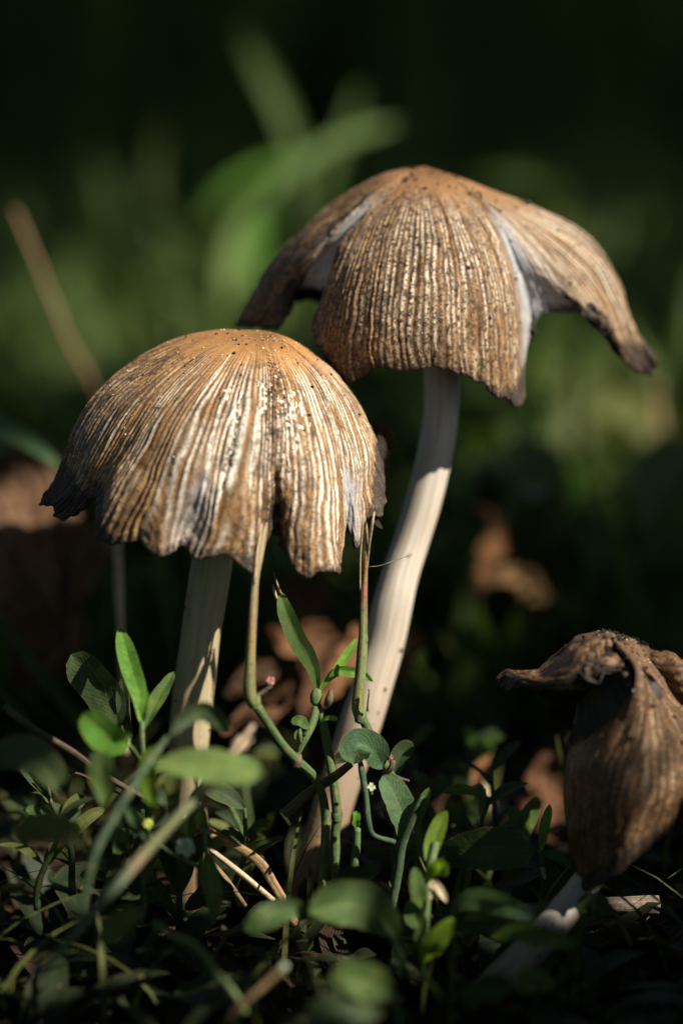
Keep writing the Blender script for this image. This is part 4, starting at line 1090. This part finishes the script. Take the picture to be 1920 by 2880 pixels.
# little sprigs filling the gaps between the stems
def sprig(px, py, d, h, lean, seed, k, lab):
    rg = np.random.default_rng(seed)
    b = P(px, py, d)
    t = thing('knotweed_sprig', b, lab, 'weed', 'knotweed sprigs among the mushroom stems')
    az = rg.uniform(0, 6.28)
    c = np.array([b + np.array([lean * q * h + .06 * math.sin(q * 5 + az), .25 * math.sin(az) * q * h, h * q]) for q in np.linspace(0, 1, 7)])
    rr = np.linspace(.045, .022, 7)
    obj('stalk', tube_mesh('stalk', spline(c, 16), np.interp(np.linspace(0, 1, 16), np.linspace(0, 1, 7), rr), 8), M['stalk' if k % 2 else 'stalk_dk'], t)
    for i in range(rg.integers(6, 10)):
        q = rg.uniform(.2, 1.0); p0 = np.array([np.interp(q, np.linspace(0, 1, 7), c[:, m]) for m in range(3)])
        a = rg.uniform(0, 6.28); ln = rg.uniform(.28, .62)
        dv = np.array([math.cos(a), .7 * math.sin(a), rg.uniform(.2, 1.0)]); dv /= np.linalg.norm(dv)
        pts = np.array([p0, p0 + dv * ln * .5 + [0, 0, .03], p0 + dv * ln + [0, 0, -.05]])
        mt = M[('darkleaf', 'green', 'darkleaf', 'olive', 'bright')[int(rg.integers(0, 5 if k % 3 == 0 else 4))]]
        obj('leaf', leaf_mesh('leaf', pts, rg.uniform(.11, .22), np.array([.3, -.5, .8]), 'lance', rg.uniform(-.5, .5), .3, seed=int(rg.integers(0, 900)), nv=12, nu=5), mt, t)


SPRIGS = [(640, 2560, -1.5, 1.2, .2, 'low knotweed sprig growing up through the bent orange straw'),
          (705, 2500, -.6, 1.2, -.2, 'knotweed sprig in the shade between the orange straw and the white stem'),
          (1085, 2570, -1.6, 1.0, .2, 'short knotweed sprig pressed against the right side of the white stem foot'),
          (1150, 2520, -.6, 1.3, .25, 'knotweed sprig on the pinkish-brown scrap of dead leaf'),
          (1215, 2500, -.4, 1.2, -.1, 'knotweed sprig behind the lime green clump'),
          (1300, 2530, -1.2, 1.3, .15, 'knotweed sprig rising behind the large dark oval leaf'),
          (1360, 2500, -.6, 1.5, .1, 'knotweed sprig between the large dark leaf and the small upright shoots'),
          (300, 2560, -2.6, 1.1, .2, 'knotweed sprig under the pale arrow-shaped leaf'),
          (215, 2520, -2.0, 1.2, -.2, 'knotweed sprig below the hair-thin dry twig'),
          (110, 2560, -2.6, 1.0, .2, 'knotweed sprig beside the slanting jointed stem base'),
          (400, 2600, -2.8, .9, -.1, 'tiny knotweed sprig beneath the yellow blossom'),
          (1200, 2440, 1.6, 1.5, -.1, 'shaded knotweed sprig behind the long bluish leaf'),
          (1285, 2420, 1.6, 1.4, .2, 'shaded knotweed sprig beside the narrow tan dead leaf'),
          (680, 2430, 1.2, 1.2, .1, 'shaded knotweed sprig behind the pale pointed dry leaf'),
          (450, 2480, .2, 1.2, -.2, 'shaded knotweed sprig touching the left of the tan stem'),
          (60, 2450, .0, 1.4, .2, 'knotweed sprig under the long grey-brown twig')]
for k, (px, py, d, h, ln, lab) in enumerate(SPRIGS):
    sprig(px, py, d, h, ln, 100 + k, k, lab)

# ------------------------------------------------------------------ dead leaves
def dead_leaf(pts, w, mat, label, roll=0, shape='oval', fold=.35, wave=.16, group=None):
    return blade(pts, w, mat, label, group, roll, shape, 'dead leaf', 'dead_leaf', fold, wave=wave * .6, nv=40, nu=17, crumple=.75 if w > 35 else .2)


dead_leaf([(60, 1930, 3.6), (120, 1750, 3.8), (100, 1500, 4.0), (30, 1270, 4.2)], 330, M['dead_big'], 'big curled brown dead leaf behind the left rim of the striped cap', roll=-20, fold=.35)
dead_leaf([(170, 1900, 3.2), (190, 1700, 3.3), (180, 1560, 3.5), (150, 1460, 3.8)], 46, M['dead_dk'], 'dark curled edge of leaf standing before the big brown dead leaf', roll=35)
dead_leaf([(760, 2000, 3.0), (840, 1930, 3.2), (900, 1850, 3.4), (960, 1800, 3.6)], 150, M['dead'], 'crumpled reddish dead leaf behind the forked knotweed', roll=-35, wave=.3)
dead_leaf([(760, 1760, 4.0), (820, 1800, 4.0), (900, 1830, 4.2), (960, 1880, 4.4)], 110, M['dead_pale'], 'curled orange dead leaf lying behind the bright knotweed leaf', roll=30, wave=.3)
dead_leaf([(800, 1640, 6.0), (860, 1680, 6.0), (930, 1720, 6.0)], 120, M['dead'], 'brown dead leaf in the shade below the notch of the striped cap', roll=20, wave=.25)
dead_leaf([(870, 1990, 2.2), (930, 1930, 2.4), (990, 1840, 2.6), (1010, 1760, 2.8)], 90, M['dead_pale'], 'torn orange dead leaf standing between the forked knotweed and the white stem', roll=-15, wave=.3)
dead_leaf([(620, 2060, 1.6), (680, 2010, 1.7), (760, 1990, 1.9), (830, 1970, 2.1)], 70, M['dead'], 'flat brown dead leaf behind the pink knotweed flower', roll=-40, wave=.3)
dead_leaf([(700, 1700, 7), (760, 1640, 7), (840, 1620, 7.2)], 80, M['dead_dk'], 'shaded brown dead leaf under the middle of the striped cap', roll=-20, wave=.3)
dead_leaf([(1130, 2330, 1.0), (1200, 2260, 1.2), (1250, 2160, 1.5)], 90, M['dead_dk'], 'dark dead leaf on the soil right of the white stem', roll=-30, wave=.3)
dead_leaf([(1100, 1900, 3.5), (1140, 1850, 3.5), (1180, 1790, 3.6)], 70, M['dead_pale'], 'orange dead leaf peeping out right of the white stem', roll=10)
dead_leaf([(640, 1960, 2.5), (700, 1900, 2.6), (780, 1880, 2.8)], 60, M['dead_dk'], 'small dark dead leaf between the tan stem and the knotweed', roll=-20)
dead_leaf([(650, 2130, 2.0), (680, 2090, 2.0), (712, 2050, 2.1)], 30, M['straw_pale'], 'pale pointed dry leaf right of the tan stem', shape='lance', roll=10)
dead_leaf([(1330, 1700, 6.5), (1350, 1590, 6.6), (1382, 1490, 6.8), (1345, 1420, 7.0)], 84, M['dead_pale'], 'curled brown dead leaf hanging in the grass right of the white stem', roll=-40, wave=.35, fold=.6)
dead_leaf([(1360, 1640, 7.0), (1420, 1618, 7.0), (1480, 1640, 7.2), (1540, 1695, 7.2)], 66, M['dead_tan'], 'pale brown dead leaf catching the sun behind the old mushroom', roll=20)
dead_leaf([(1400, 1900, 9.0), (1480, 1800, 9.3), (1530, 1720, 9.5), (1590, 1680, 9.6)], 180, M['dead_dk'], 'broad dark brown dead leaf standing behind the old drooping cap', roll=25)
dead_leaf([(1440, 2360, 2.2), (1520, 2300, 2.5), (1560, 2180, 3.0), (1600, 2080, 3.4)], 180, M['dead'], 'reddish-brown dead leaf lying behind the small upright shoots', roll=-20, wave=.2)
dead_leaf([(1310, 2260, 2.0), (1340, 2180, 2.2), (1375, 2100, 2.4)], 40, M['dead_pale'], 'narrow tan dead leaf upright right of the low weed', shape='lance', roll=15)
dead_leaf([(1360, 2190, 1.0), (1372, 2240, 1.0), (1378, 2280, 1.0)], 18, M['straw_pale'], 'small pale hooked dry leaf hanging beside the narrow tan leaf', shape='lance')
dead_leaf([(1040, 2370, -.6), (1080, 2400, -.7), (1110, 2440, -.8)], 90, M['dead'], 'pinkish-brown scrap of dead leaf on the soil by the white stem', roll=-30)
dead_leaf([(1640, 530, 70), (1690, 500, 71), (1740, 480, 72)], 90, M['dead'], 'far reddish dead leaf caught in the shaded grass', roll=-20)

# ------------------------------------------------------------------ blurred grass behind
BG = 'blurred grass blades behind the mushrooms'
blade([(880, 700, 22), (845, 460, 22), (800, 320, 22), (735, 190, 22), (650, 40, 22)], 52, M['green'], 'tall upright grass blade behind the gap between the two big caps', shape='lance')
blade([(700, 640, 20), (780, 520, 20), (880, 440, 20), (980, 385, 20), (1120, 345, 20)], 46, M['pale'], 'arching pale grass blade behind the crown of the torn cap', roll=25, shape='lance')
blade([(760, 900, 22), (735, 760, 22), (745, 620, 22), (790, 480, 22)], 80, M['bright'], 'broad sunlit grass blade behind the left flap of the torn cap', roll=20, shape='lance')
blade([(640, 900, 24), (650, 760, 24), (690, 640, 24), (740, 560, 24)], 70, M['pale'], 'short pale grass blade leaning beside the broad sunlit blade', roll=-10, shape='lance')
blade([(600, 1000, 26), (560, 800, 26), (490, 660, 26), (400, 540, 26)], 70, M['green'], 'broad dull grass blade behind the crown of the striped cap', roll=20, shape='lance')
blade([(900, 620, 24), (930, 480, 24), (990, 330, 24), (1010, 240, 24)], 40, M['green'], 'narrow grass blade rising straight behind the crown of the torn cap', shape='lance')
blade([(560, 640, 28), (640, 540, 28), (760, 470, 28), (860, 460, 28)], 44, M['bright'], 'narrow sunlit blade crossing behind the tall upright blade', roll=25, shape='lance')
blade([(330, 700, 34), (300, 520, 34), (250, 380, 34)], 30, M['green'], 'faint grass blade leaning over the blurred tan seed stalk', shape='lance')
blade([(1800, 900, 30), (1790, 700, 30), (1740, 560, 30)], 36, M['green'], 'faint grass blade upright beyond the tip of the right flap', shape='lance')
blade([(480, 760, 30), (440, 600, 30), (440, 440, 30), (460, 320, 30)], 30, M['olive'], 'thin upright olive grass blade far behind the striped cap', shape='lance')
blade([(1640, 640, 26), (1560, 530, 26), (1470, 490, 26), (1330, 500, 26)], 58, M['green'], 'curved grass blade arching behind the right flap of the torn cap', roll=25, shape='lance')
blade([(1180, 380, 40), (1220, 300, 40), (1240, 220, 40)], 26, M['olive'], 'olive grass tuft far above the crown of the torn cap', shape='lance')
blade([(1650, 1560, 13), (1640, 1480, 13), (1610, 1380, 13), (1550, 1270, 13)], 92, M['bright'], 'short sunlit leaf blade above the old drooping mushroom', shape='lance', roll=10)
blade([(1490, 1580, 15), (1510, 1430, 15), (1560, 1290, 15)], 60, M['lime'], 'yellowish leaf blade beside the short sunlit one', shape='lance', roll=15)
blade([(1180, 1130, 22), (1330, 1150, 22), (1480, 1090, 22), (1560, 1000, 22)], 130, M['bright'], 'sunlit grass blade lying level below the right flap of the torn cap', roll=20)
blade([(1250, 1660, 12), (1230, 1590, 12), (1200, 1520, 12)], 50, M['lime'], 'small yellowish blade right of the white stem', shape='lance')
blade([(1560, 1240, 26), (1680, 1100, 26), (1720, 980, 26)], 120, M['bright'], 'wide grass blade behind the tip of the right flap', roll=15)
stick('dry_stalk', [(300, 1180, 9, 6), (250, 1060, 9, 6.5), (190, 950, 9, 6.5), (130, 800, 9, 6.5), (80, 680, 9, 7), (40, 590, 9, 8)], 'blurred tan seed stalk leaning away behind the striped cap', M['straw'], 'stalk', 8)
stick('dry_stalk', [(1960, 1400, 14, 16), (1900, 1320, 14, 16), (1850, 1200, 14, 16), (1840, 1080, 14, 15)], 'blurred brown stalk curving beyond the right flap of the torn cap', M['straw'], 'stalk', 8)

# ------------------------------------------------------------------ masses: meadow behind, ground cover, litter
def blade_mass(name, items, mat, label, cat, rg, segs=7):
    """items: (x, y, z0, height, width, lean_angle, lean, bendy, shape)"""
    V = []; F = []; U = []; W = []; T = []
    s = np.linspace(0, 1, segs)
    for (x, y, z0, h, w, az, lean, broad) in items:
        k = len(V)
        dirv = np.array([math.cos(az), math.sin(az), 0]); side = np.array([-math.sin(az), math.cos(az), 0])
        tw = rg.uniform(-.8, .8)
        tint = rg.random()
        for q in s:
            c = np.array([x, y, z0]) + dirv * (lean * h * q ** 1.7) + np.array([0, 0, h * (q - 0.42 * min(1.3, lean) * q ** 2.4)])
            ww = w * (LEAF_SHAPES['oval' if broad else 'blade'](np.array([q]))[0]) * .5 + 0.004
            sd = side * math.cos(tw * q) + dirv * math.sin(tw * q)
            up = np.array([0, 0, .25 * ww])
            V += [c - sd * ww + up, c, c + sd * ww + up]
            U += [0, .5, 1]; W += [q] * 3; T += [tint] * 3
        for i in range(segs - 1):
            a = k + i * 3
            F += [(a, a + 1, a + 4, a + 3), (a + 1, a + 2, a + 5, a + 4)]
    me = mesh_from(name, np.array(V), np.array(F))
    uvs(me, np.array(U), np.array(W)); attr(me, 'tint', T); attr(me, 'tt', W)
    o = obj(name, me, mat)
    return tag(o, label, cat, kind='stuff')


def wedge_x(y, k=1.3):
    return (y + 41.4) * 0.0915 * k


rg = np.random.default_rng(21)
it = []
for i in range(2500):
    y = 7 + 60 * rg.random() ** 1.3
    x = rg.uniform(-1, 1) * wedge_x(y)
    h = rg.uniform(2.0, 6.5) * (0.55 + 0.45 * min(1, y / 20))
    it.append((x, y, -.1, h, rg.uniform(.12, .42), rg.uniform(0, 6.28), rg.uniform(.15, 1.0), False))
blade_mass('meadow_grass', it, M['green'], 'shaded blurred meadow grass filling the ground behind the mushrooms', 'grass', rg)
it = []
for i in range(900):
    y = 9 + 50 * rg.random()
    x = rg.uniform(-1, 1) * wedge_x(y)
    it.append((x, y, rg.uniform(0, 2.5), rg.uniform(.8, 2.4), rg.uniform(.5, 1.1), rg.uniform(0, 6.28), rg.uniform(.5, 1.4), True))
blade_mass('meadow_leaves', it, M['olive'], 'low blurred weed leaves among the grass behind', 'leaves', rg)
it = []
for i in range(2600):
    y = 62 + 70 * rg.random()
    x = rg.uniform(-1, 1) * wedge_x(y, 2.4)
    it.append((x, y, -.2, rg.uniform(7, 22), rg.uniform(.5, 1.1), rg.uniform(0, 6.28), rg.uniform(.1, .7), False))
blade_mass('tall_grass', it, M['green'], 'dark stand of tall grass closing off the view far behind', 'grass', rg)
it = []
for i in range(800):
    y = rg.uniform(-7.5, 9); x = rg.uniform(-1, 1) * wedge_x(y, 1.35)
    if abs(x - P(1080, 1800, 0)[0]) < .4 and y < 0.5 and rg.random() < .6: continue
    it.append((x, y, rg.uniform(-.1, .25), rg.uniform(.35, 1.15), rg.uniform(.18, .42), rg.uniform(0, 6.28), rg.uniform(.4, 1.3), True))
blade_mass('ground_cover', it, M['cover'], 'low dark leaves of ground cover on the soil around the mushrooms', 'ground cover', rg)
it = []
for i in range(260):
    y = rg.uniform(-7.5, 10); x = rg.uniform(-1, 1) * wedge_x(y, 1.35)
    it.append((x, y, rg.uniform(-.05, .1), rg.uniform(.25, .8), rg.uniform(.25, .7), rg.uniform(0, 6.28), rg.uniform(1.2, 2.2), True))
blade_mass('leaf_litter', it, M['litter'], 'crumbled brown leaf litter scattered on the soil', 'leaf litter', rg)
it = []
for i in range(260):
    y = rg.uniform(-7, 12); x = rg.uniform(-1, 1) * wedge_x(y, 1.3)
    it.append((x, y, 0, rg.uniform(.8, 2.4), rg.uniform(.03, .08), rg.uniform(0, 6.28), rg.uniform(.2, 1.2), False))
blade_mass('fine_grass', it, M['olive'], 'thin threads of grass and moss growing low between the weeds', 'grass', rg)

# ------------------------------------------------------------------ unseen growth added to shade the place
E1 = np.cross(SUN, [0, 0, 1.0]); E1 /= np.linalg.norm(E1); E2 = np.cross(E1, SUN)
LIT = []      # (point, radius in cm): where the sun comes through


def lit(px, py, d, r):
    LIT.append((P(px, py, d), PX(r, d)))


for q in [(1200, 720, -1, 420), (1180, 960, -1.3, 420), (1480, 780, -.7, 420), (1700, 880, -.2, 330), (1250, 560, -.5, 420), (900, 720, -.3, 260), (750, 850, 0, 200), (1240, 1150, -.3, 130),
          (1200, 1350, -.3, 110), (1150, 1530, -.3, 110), (1110, 1700, -.4, 100), (1080, 1850, -.4, 95), (1050, 1980, -.5, 80), (985, 2180, -.5, 60),
          (760, 1080, -2, 380), (800, 1330, -2.6, 360), (560, 1200, -2.5, 360), (400, 1330, -2.3, 300), (900, 1250, -2, 360), (220, 1400, -1.8, 150),
          (740, 1600, -3.1, 110), (715, 1800, -3.1, 90), (760, 2040, -2.9, 80), (850, 2140, -2.5, 60), (1025, 1600, -2.2, 100), (1018, 1800, -2.2, 100), (1020, 1980, -2.2, 90), (1050, 2090, -2.2, 60),
          (815, 1740, -2, 100), (880, 1880, -2, 100), (960, 1890, -1.9, 90), (910, 2020, -2, 70), (655, 1700, -1.3, 30), (635, 1850, -1.2, 30),
          (600, 2165, -5.4, 210), (360, 1900, -3.0, 110), (290, 2050, -4.0, 90), (400, 2000, -3.2, 60), (335, 1620, .7, 70), (690, 2070, -5.2, 60), (290, 2180, -5, 70), (420, 2320, -3.8, 40),
          (560, 2240, -5.4, 60), (400, 2420, -5.7, 60), (720, 2420, -1.9, 60), (640, 2370, -1.8, 60),
          (350, 210, 75, 120), (620, 120, 80, 110), (1000, 140, 85, 130), (1500, 230, 75, 120), (820, 560, 30, 260), (960, 2580, -4.7, 24), (640, 2590, -4.8, 20), (1020, 2780, -6.5, 24), (1880, 2010, -3.6, 100), (1790, 2560, -2.1, 30), (1830, 1930, -3.6, 80), (1900, 2150, -3.9, 70), (1730, 1790, -2.9, 45), (1880, 1870, -2.9, 45), (1870, 2240, -4, 50), (1800, 2280, -4.1, 32), (1410, 1915, -2.7, 25),
          (1235, 2330, -3.4, 60), (1240, 2460, -3.9, 50), (1235, 2640, -4.3, 70), (1255, 2530, -3.9, 40), (1000, 2150, -2.5, 50), (1230, 2170, -2.0, 50), (1040, 2215, -2.7, 30),
          (1500, 2270, -1.3, 60), (790, 2725, -6.3, 40),
          (800, 1950, 3.2, 110), (900, 1830, 4, 100), (1140, 1850, 3.5, 60), (1450, 1640, 7, 130), (1375, 1450, 6.8, 90), (1385, 1540, 6.7, 90), (1700, 1280, 18, 140), (1350, 1260, 14, 140), (1620, 1180, 20, 130), (1600, 1400, 13, 190), (1530, 1420, 15, 140),
          (1510, 2260, 2.6, 90), (1550, 2400, 2.4, 70), (100, 1620, 3.8, 170), (90, 1320, 4.1, 30), (150, 850, 9, 230), (60, 630, 9, 190), (230, 1020, 9, 190), (1375, 2240, 1, 40), (1330, 2170, 2.2, 40),
          (735, 190, 22, 170), (820, 380, 22, 190), (860, 450, 20, 200), (1000, 375, 20, 200), (745, 620, 22, 260), (660, 740, 24, 220), (1470, 500, 26, 220), (440, 480, 30, 150), (700, 860, 22, 160), (1400, 1130, 22, 230), (1690, 1050, 26, 200), (560, 560, 26, 180), (420, 480, 34, 150), (1000, 300, 40, 150), (1830, 1100, 22, 180), (1450, 1300, 16, 150), (1760, 1430, 16, 120), (280, 420, 40, 100), (1300, 1280, 14, 110), (1230, 1600, 12, 60), (1870, 1280, 14, 60)]:
    lit(*q)
_rg = np.random.default_rng(77)
for _ in range(34):       # dapples scattered over the meadow behind
    lit(_rg.uniform(0, 1920), _rg.uniform(150, 1700), _rg.uniform(14, 48), _rg.uniform(40, 80))
LP = np.array([p for p, r in LIT]); LR = np.array([r for p, r in LIT])
LPu = np.stack([LP @ E1, LP @ E2], 1); LPs = LP @ SUN


def in_light(c, slack=0.25):
    dd = np.linalg.norm(LPu - np.array([c @ E1, c @ E2]), axis=1)
    return bool(np.any((dd < LR + slack) & (LPs < c @ SUN)))


rg = np.random.default_rng(33)
it = []
while len(it) < 1500:  # grass added out of view to block low sky light
    y = rg.uniform(-20, 9); side = rg.choice([-1, 1])
    x = side * (wedge_x(y, 1.0) + 1.8 + 12 * rg.random() ** 1.2)
    h = rg.uniform(3.5, 9); az = rg.uniform(0, 6.28); ln = rg.uniform(.05, .45)
    tip = np.array([x + math.cos(az) * ln * h, y + math.sin(az) * ln * h, h * .9])
    if abs(tip[0]) < wedge_x(tip[1], 1.0) + 1.4: continue
    base = np.array([x, y, 0.0])
    if any(in_light(base + (tip - base) * q) for q in (.3, .5, .7, .85, 1.0)): continue
    it.append((x, y, -.1, h, rg.uniform(.25, .6), az, ln, False))
blade_mass('meadow_grass', it, M['green'], 'rough grass added out of view on both sides to block low sky', 'grass', rg)


def shade_plant(name, centre_fn, n, size, label, cat, stems, seed, mat, stem_mat, soft=0.45, margin=0.0):
    rg = np.random.default_rng(seed)
    V = []; F = []
    k = 0
    shape = np.array([(0, 0), (.25, .32), (.6, .38), (1, 0), (.6, -.38), (.25, -.32)])
    while k < n:
        c = centre_fn(rg)
        if c is None: continue
        sz = size * rg.uniform(.7, 1.3)
        q = np.array([c @ E1, c @ E2])
        dd = np.linalg.norm(LPu - q, axis=1)
        k += 1
        if np.any((dd < LR + sz * soft + margin) & (LPs < c @ SUN)): continue  # leaves on the sun's path to lit spots are left out
        nrm = SUN + rg.normal(size=3) * .45; nrm /= np.linalg.norm(nrm)
        a = np.cross(nrm, rg.normal(size=3)); a /= np.linalg.norm(a); b = np.cross(nrm, a)
        i = len(V)
        for (s, t) in shape:
            V.append(c + a * (s - .5) * sz + b * t * sz - nrm * (.15 * sz * (2 * s - 1) ** 2))
        F += [(i, i + 1, i + 2), (i, i + 2, i + 3), (i, i + 3, i + 4), (i, i + 4, i + 5)]
    V = np.array(V)
    base = np.array(stems[0][0], float)[:3]
    t = thing(name, base, label, cat)
    me = mesh_from('foliage', V, F, False)
    uvs(me, np.full(len(V), .3), np.full(len(V), .5)); attr(me, 'tint', hsh(np.arange(len(V)) // 6, 3)); attr(me, 'tt', np.zeros(len(V)))
    o = obj('foliage', me, mat, t); o['kind'] = 'stuff'
    for pts in stems:
        w = np.array(pts, float)
        s = spline(w, 24)
        obj('branch', tube_mesh('branch', s[:, :3], s[:, 3], 8), stem_mat, t)
    return t


def near_c(rg):
    # unseen leafy weed added on the sunny side to shade soil and stems
    dist = rg.uniform(26, 36)
    p = T0 + np.array([0, -1.5, -0.5]) + SUN * dist + E1 * rg.uniform(-10, 11) + E2 * rg.uniform(-9.0, 6.0)
    return p


cN = T0 + SUN * 31 + E1 * 11 - E2 * 4
shade_plant('added_shade_weed', near_c, 11000, 1.05, 'unseen leafy weed added on the sunny side to shade the soil and lower stems', 'weed',
            [[(cN[0] + 2, cN[1] + 2, 0, .35), (cN[0] + 1, cN[1] + 1, 12, .3), (cN[0], cN[1], cN[2], .22), (cN[0] - 1, cN[1], cN[2] + 8, .1)],
             [(cN[0] + 1, cN[1] + 1, 12, .2), (cN[0] + 3, cN[1] - 1, cN[2] - 3, .15), (cN[0] + 5, cN[1] - 2, cN[2], .08)],
             [(cN[0] + 1, cN[1] + 1, 14, .2), (cN[0] + 4, cN[1] + 4, cN[2] - 2, .15), (cN[0] + 6, cN[1] + 7, cN[2] + 1, .08)]], 5, M['darkleaf'], M['stalk_dk'])


def far_c(rg):
    # unseen bush added to shade the meadow behind the mushrooms
    y = rg.uniform(4, 150)
    base = np.array([rg.uniform(-1, 1) * (wedge_x(y) + 2), y, rg.uniform(0, 14)])
    return base + SUN * rg.uniform(75, 105)


cF = np.array([0, 60, 5]) + SUN * 90
shade_plant('added_shade_bush', far_c, 9500, 4.0, 'large unseen bush added to cast shade over the grass behind', 'bush',
            [[(cF[0] + 20, cF[1], 0, 3), (cF[0] + 10, cF[1], 35, 2.4), (cF[0], cF[1], 65, 1.6), (cF[0] - 6, cF[1], 85, .6)],
             [(cF[0] + 12, cF[1], 30, 1.8), (cF[0] + 14, cF[1] - 5, 55, 1.2), (cF[0] + 10, cF[1] - 10, 66, .5)],
             [(cF[0] + 12, cF[1], 30, 1.8), (cF[0] + 4, cF[1] + 30, 55, 1.2), (cF[0], cF[1] + 60, 70, .5)]], 6, M['darkleaf'], M['bark'], .24)


def tree_c(rg):
    # unseen tree crown added overhead to take away most of the sky
    a = rg.uniform(0, 6.28); q = 330 * math.sqrt(rg.random())
    return np.array([math.cos(a) * q, 20 + math.sin(a) * q, 190 + 70 * rg.random() - 60 * (q / 330) ** 2])


shade_plant('added_shade_tree', tree_c, 3600, 17, 'unseen tree added overhead to dim the sky light on mushrooms and meadow', 'tree',
            [[(-150, 160, 0, 11), (-148, 158, 80, 9), (-120, 130, 150, 7), (-70, 80, 200, 4), (0, 20, 225, 1.5)],
             [(-130, 138, 130, 5), (-170, 60, 180, 3), (-190, -60, 200, 1)],
             [(-100, 110, 165, 4), (0, 160, 200, 3), (140, 170, 215, 1)]], 8, M['darkleaf'], M['bark'], .45, 2.0)
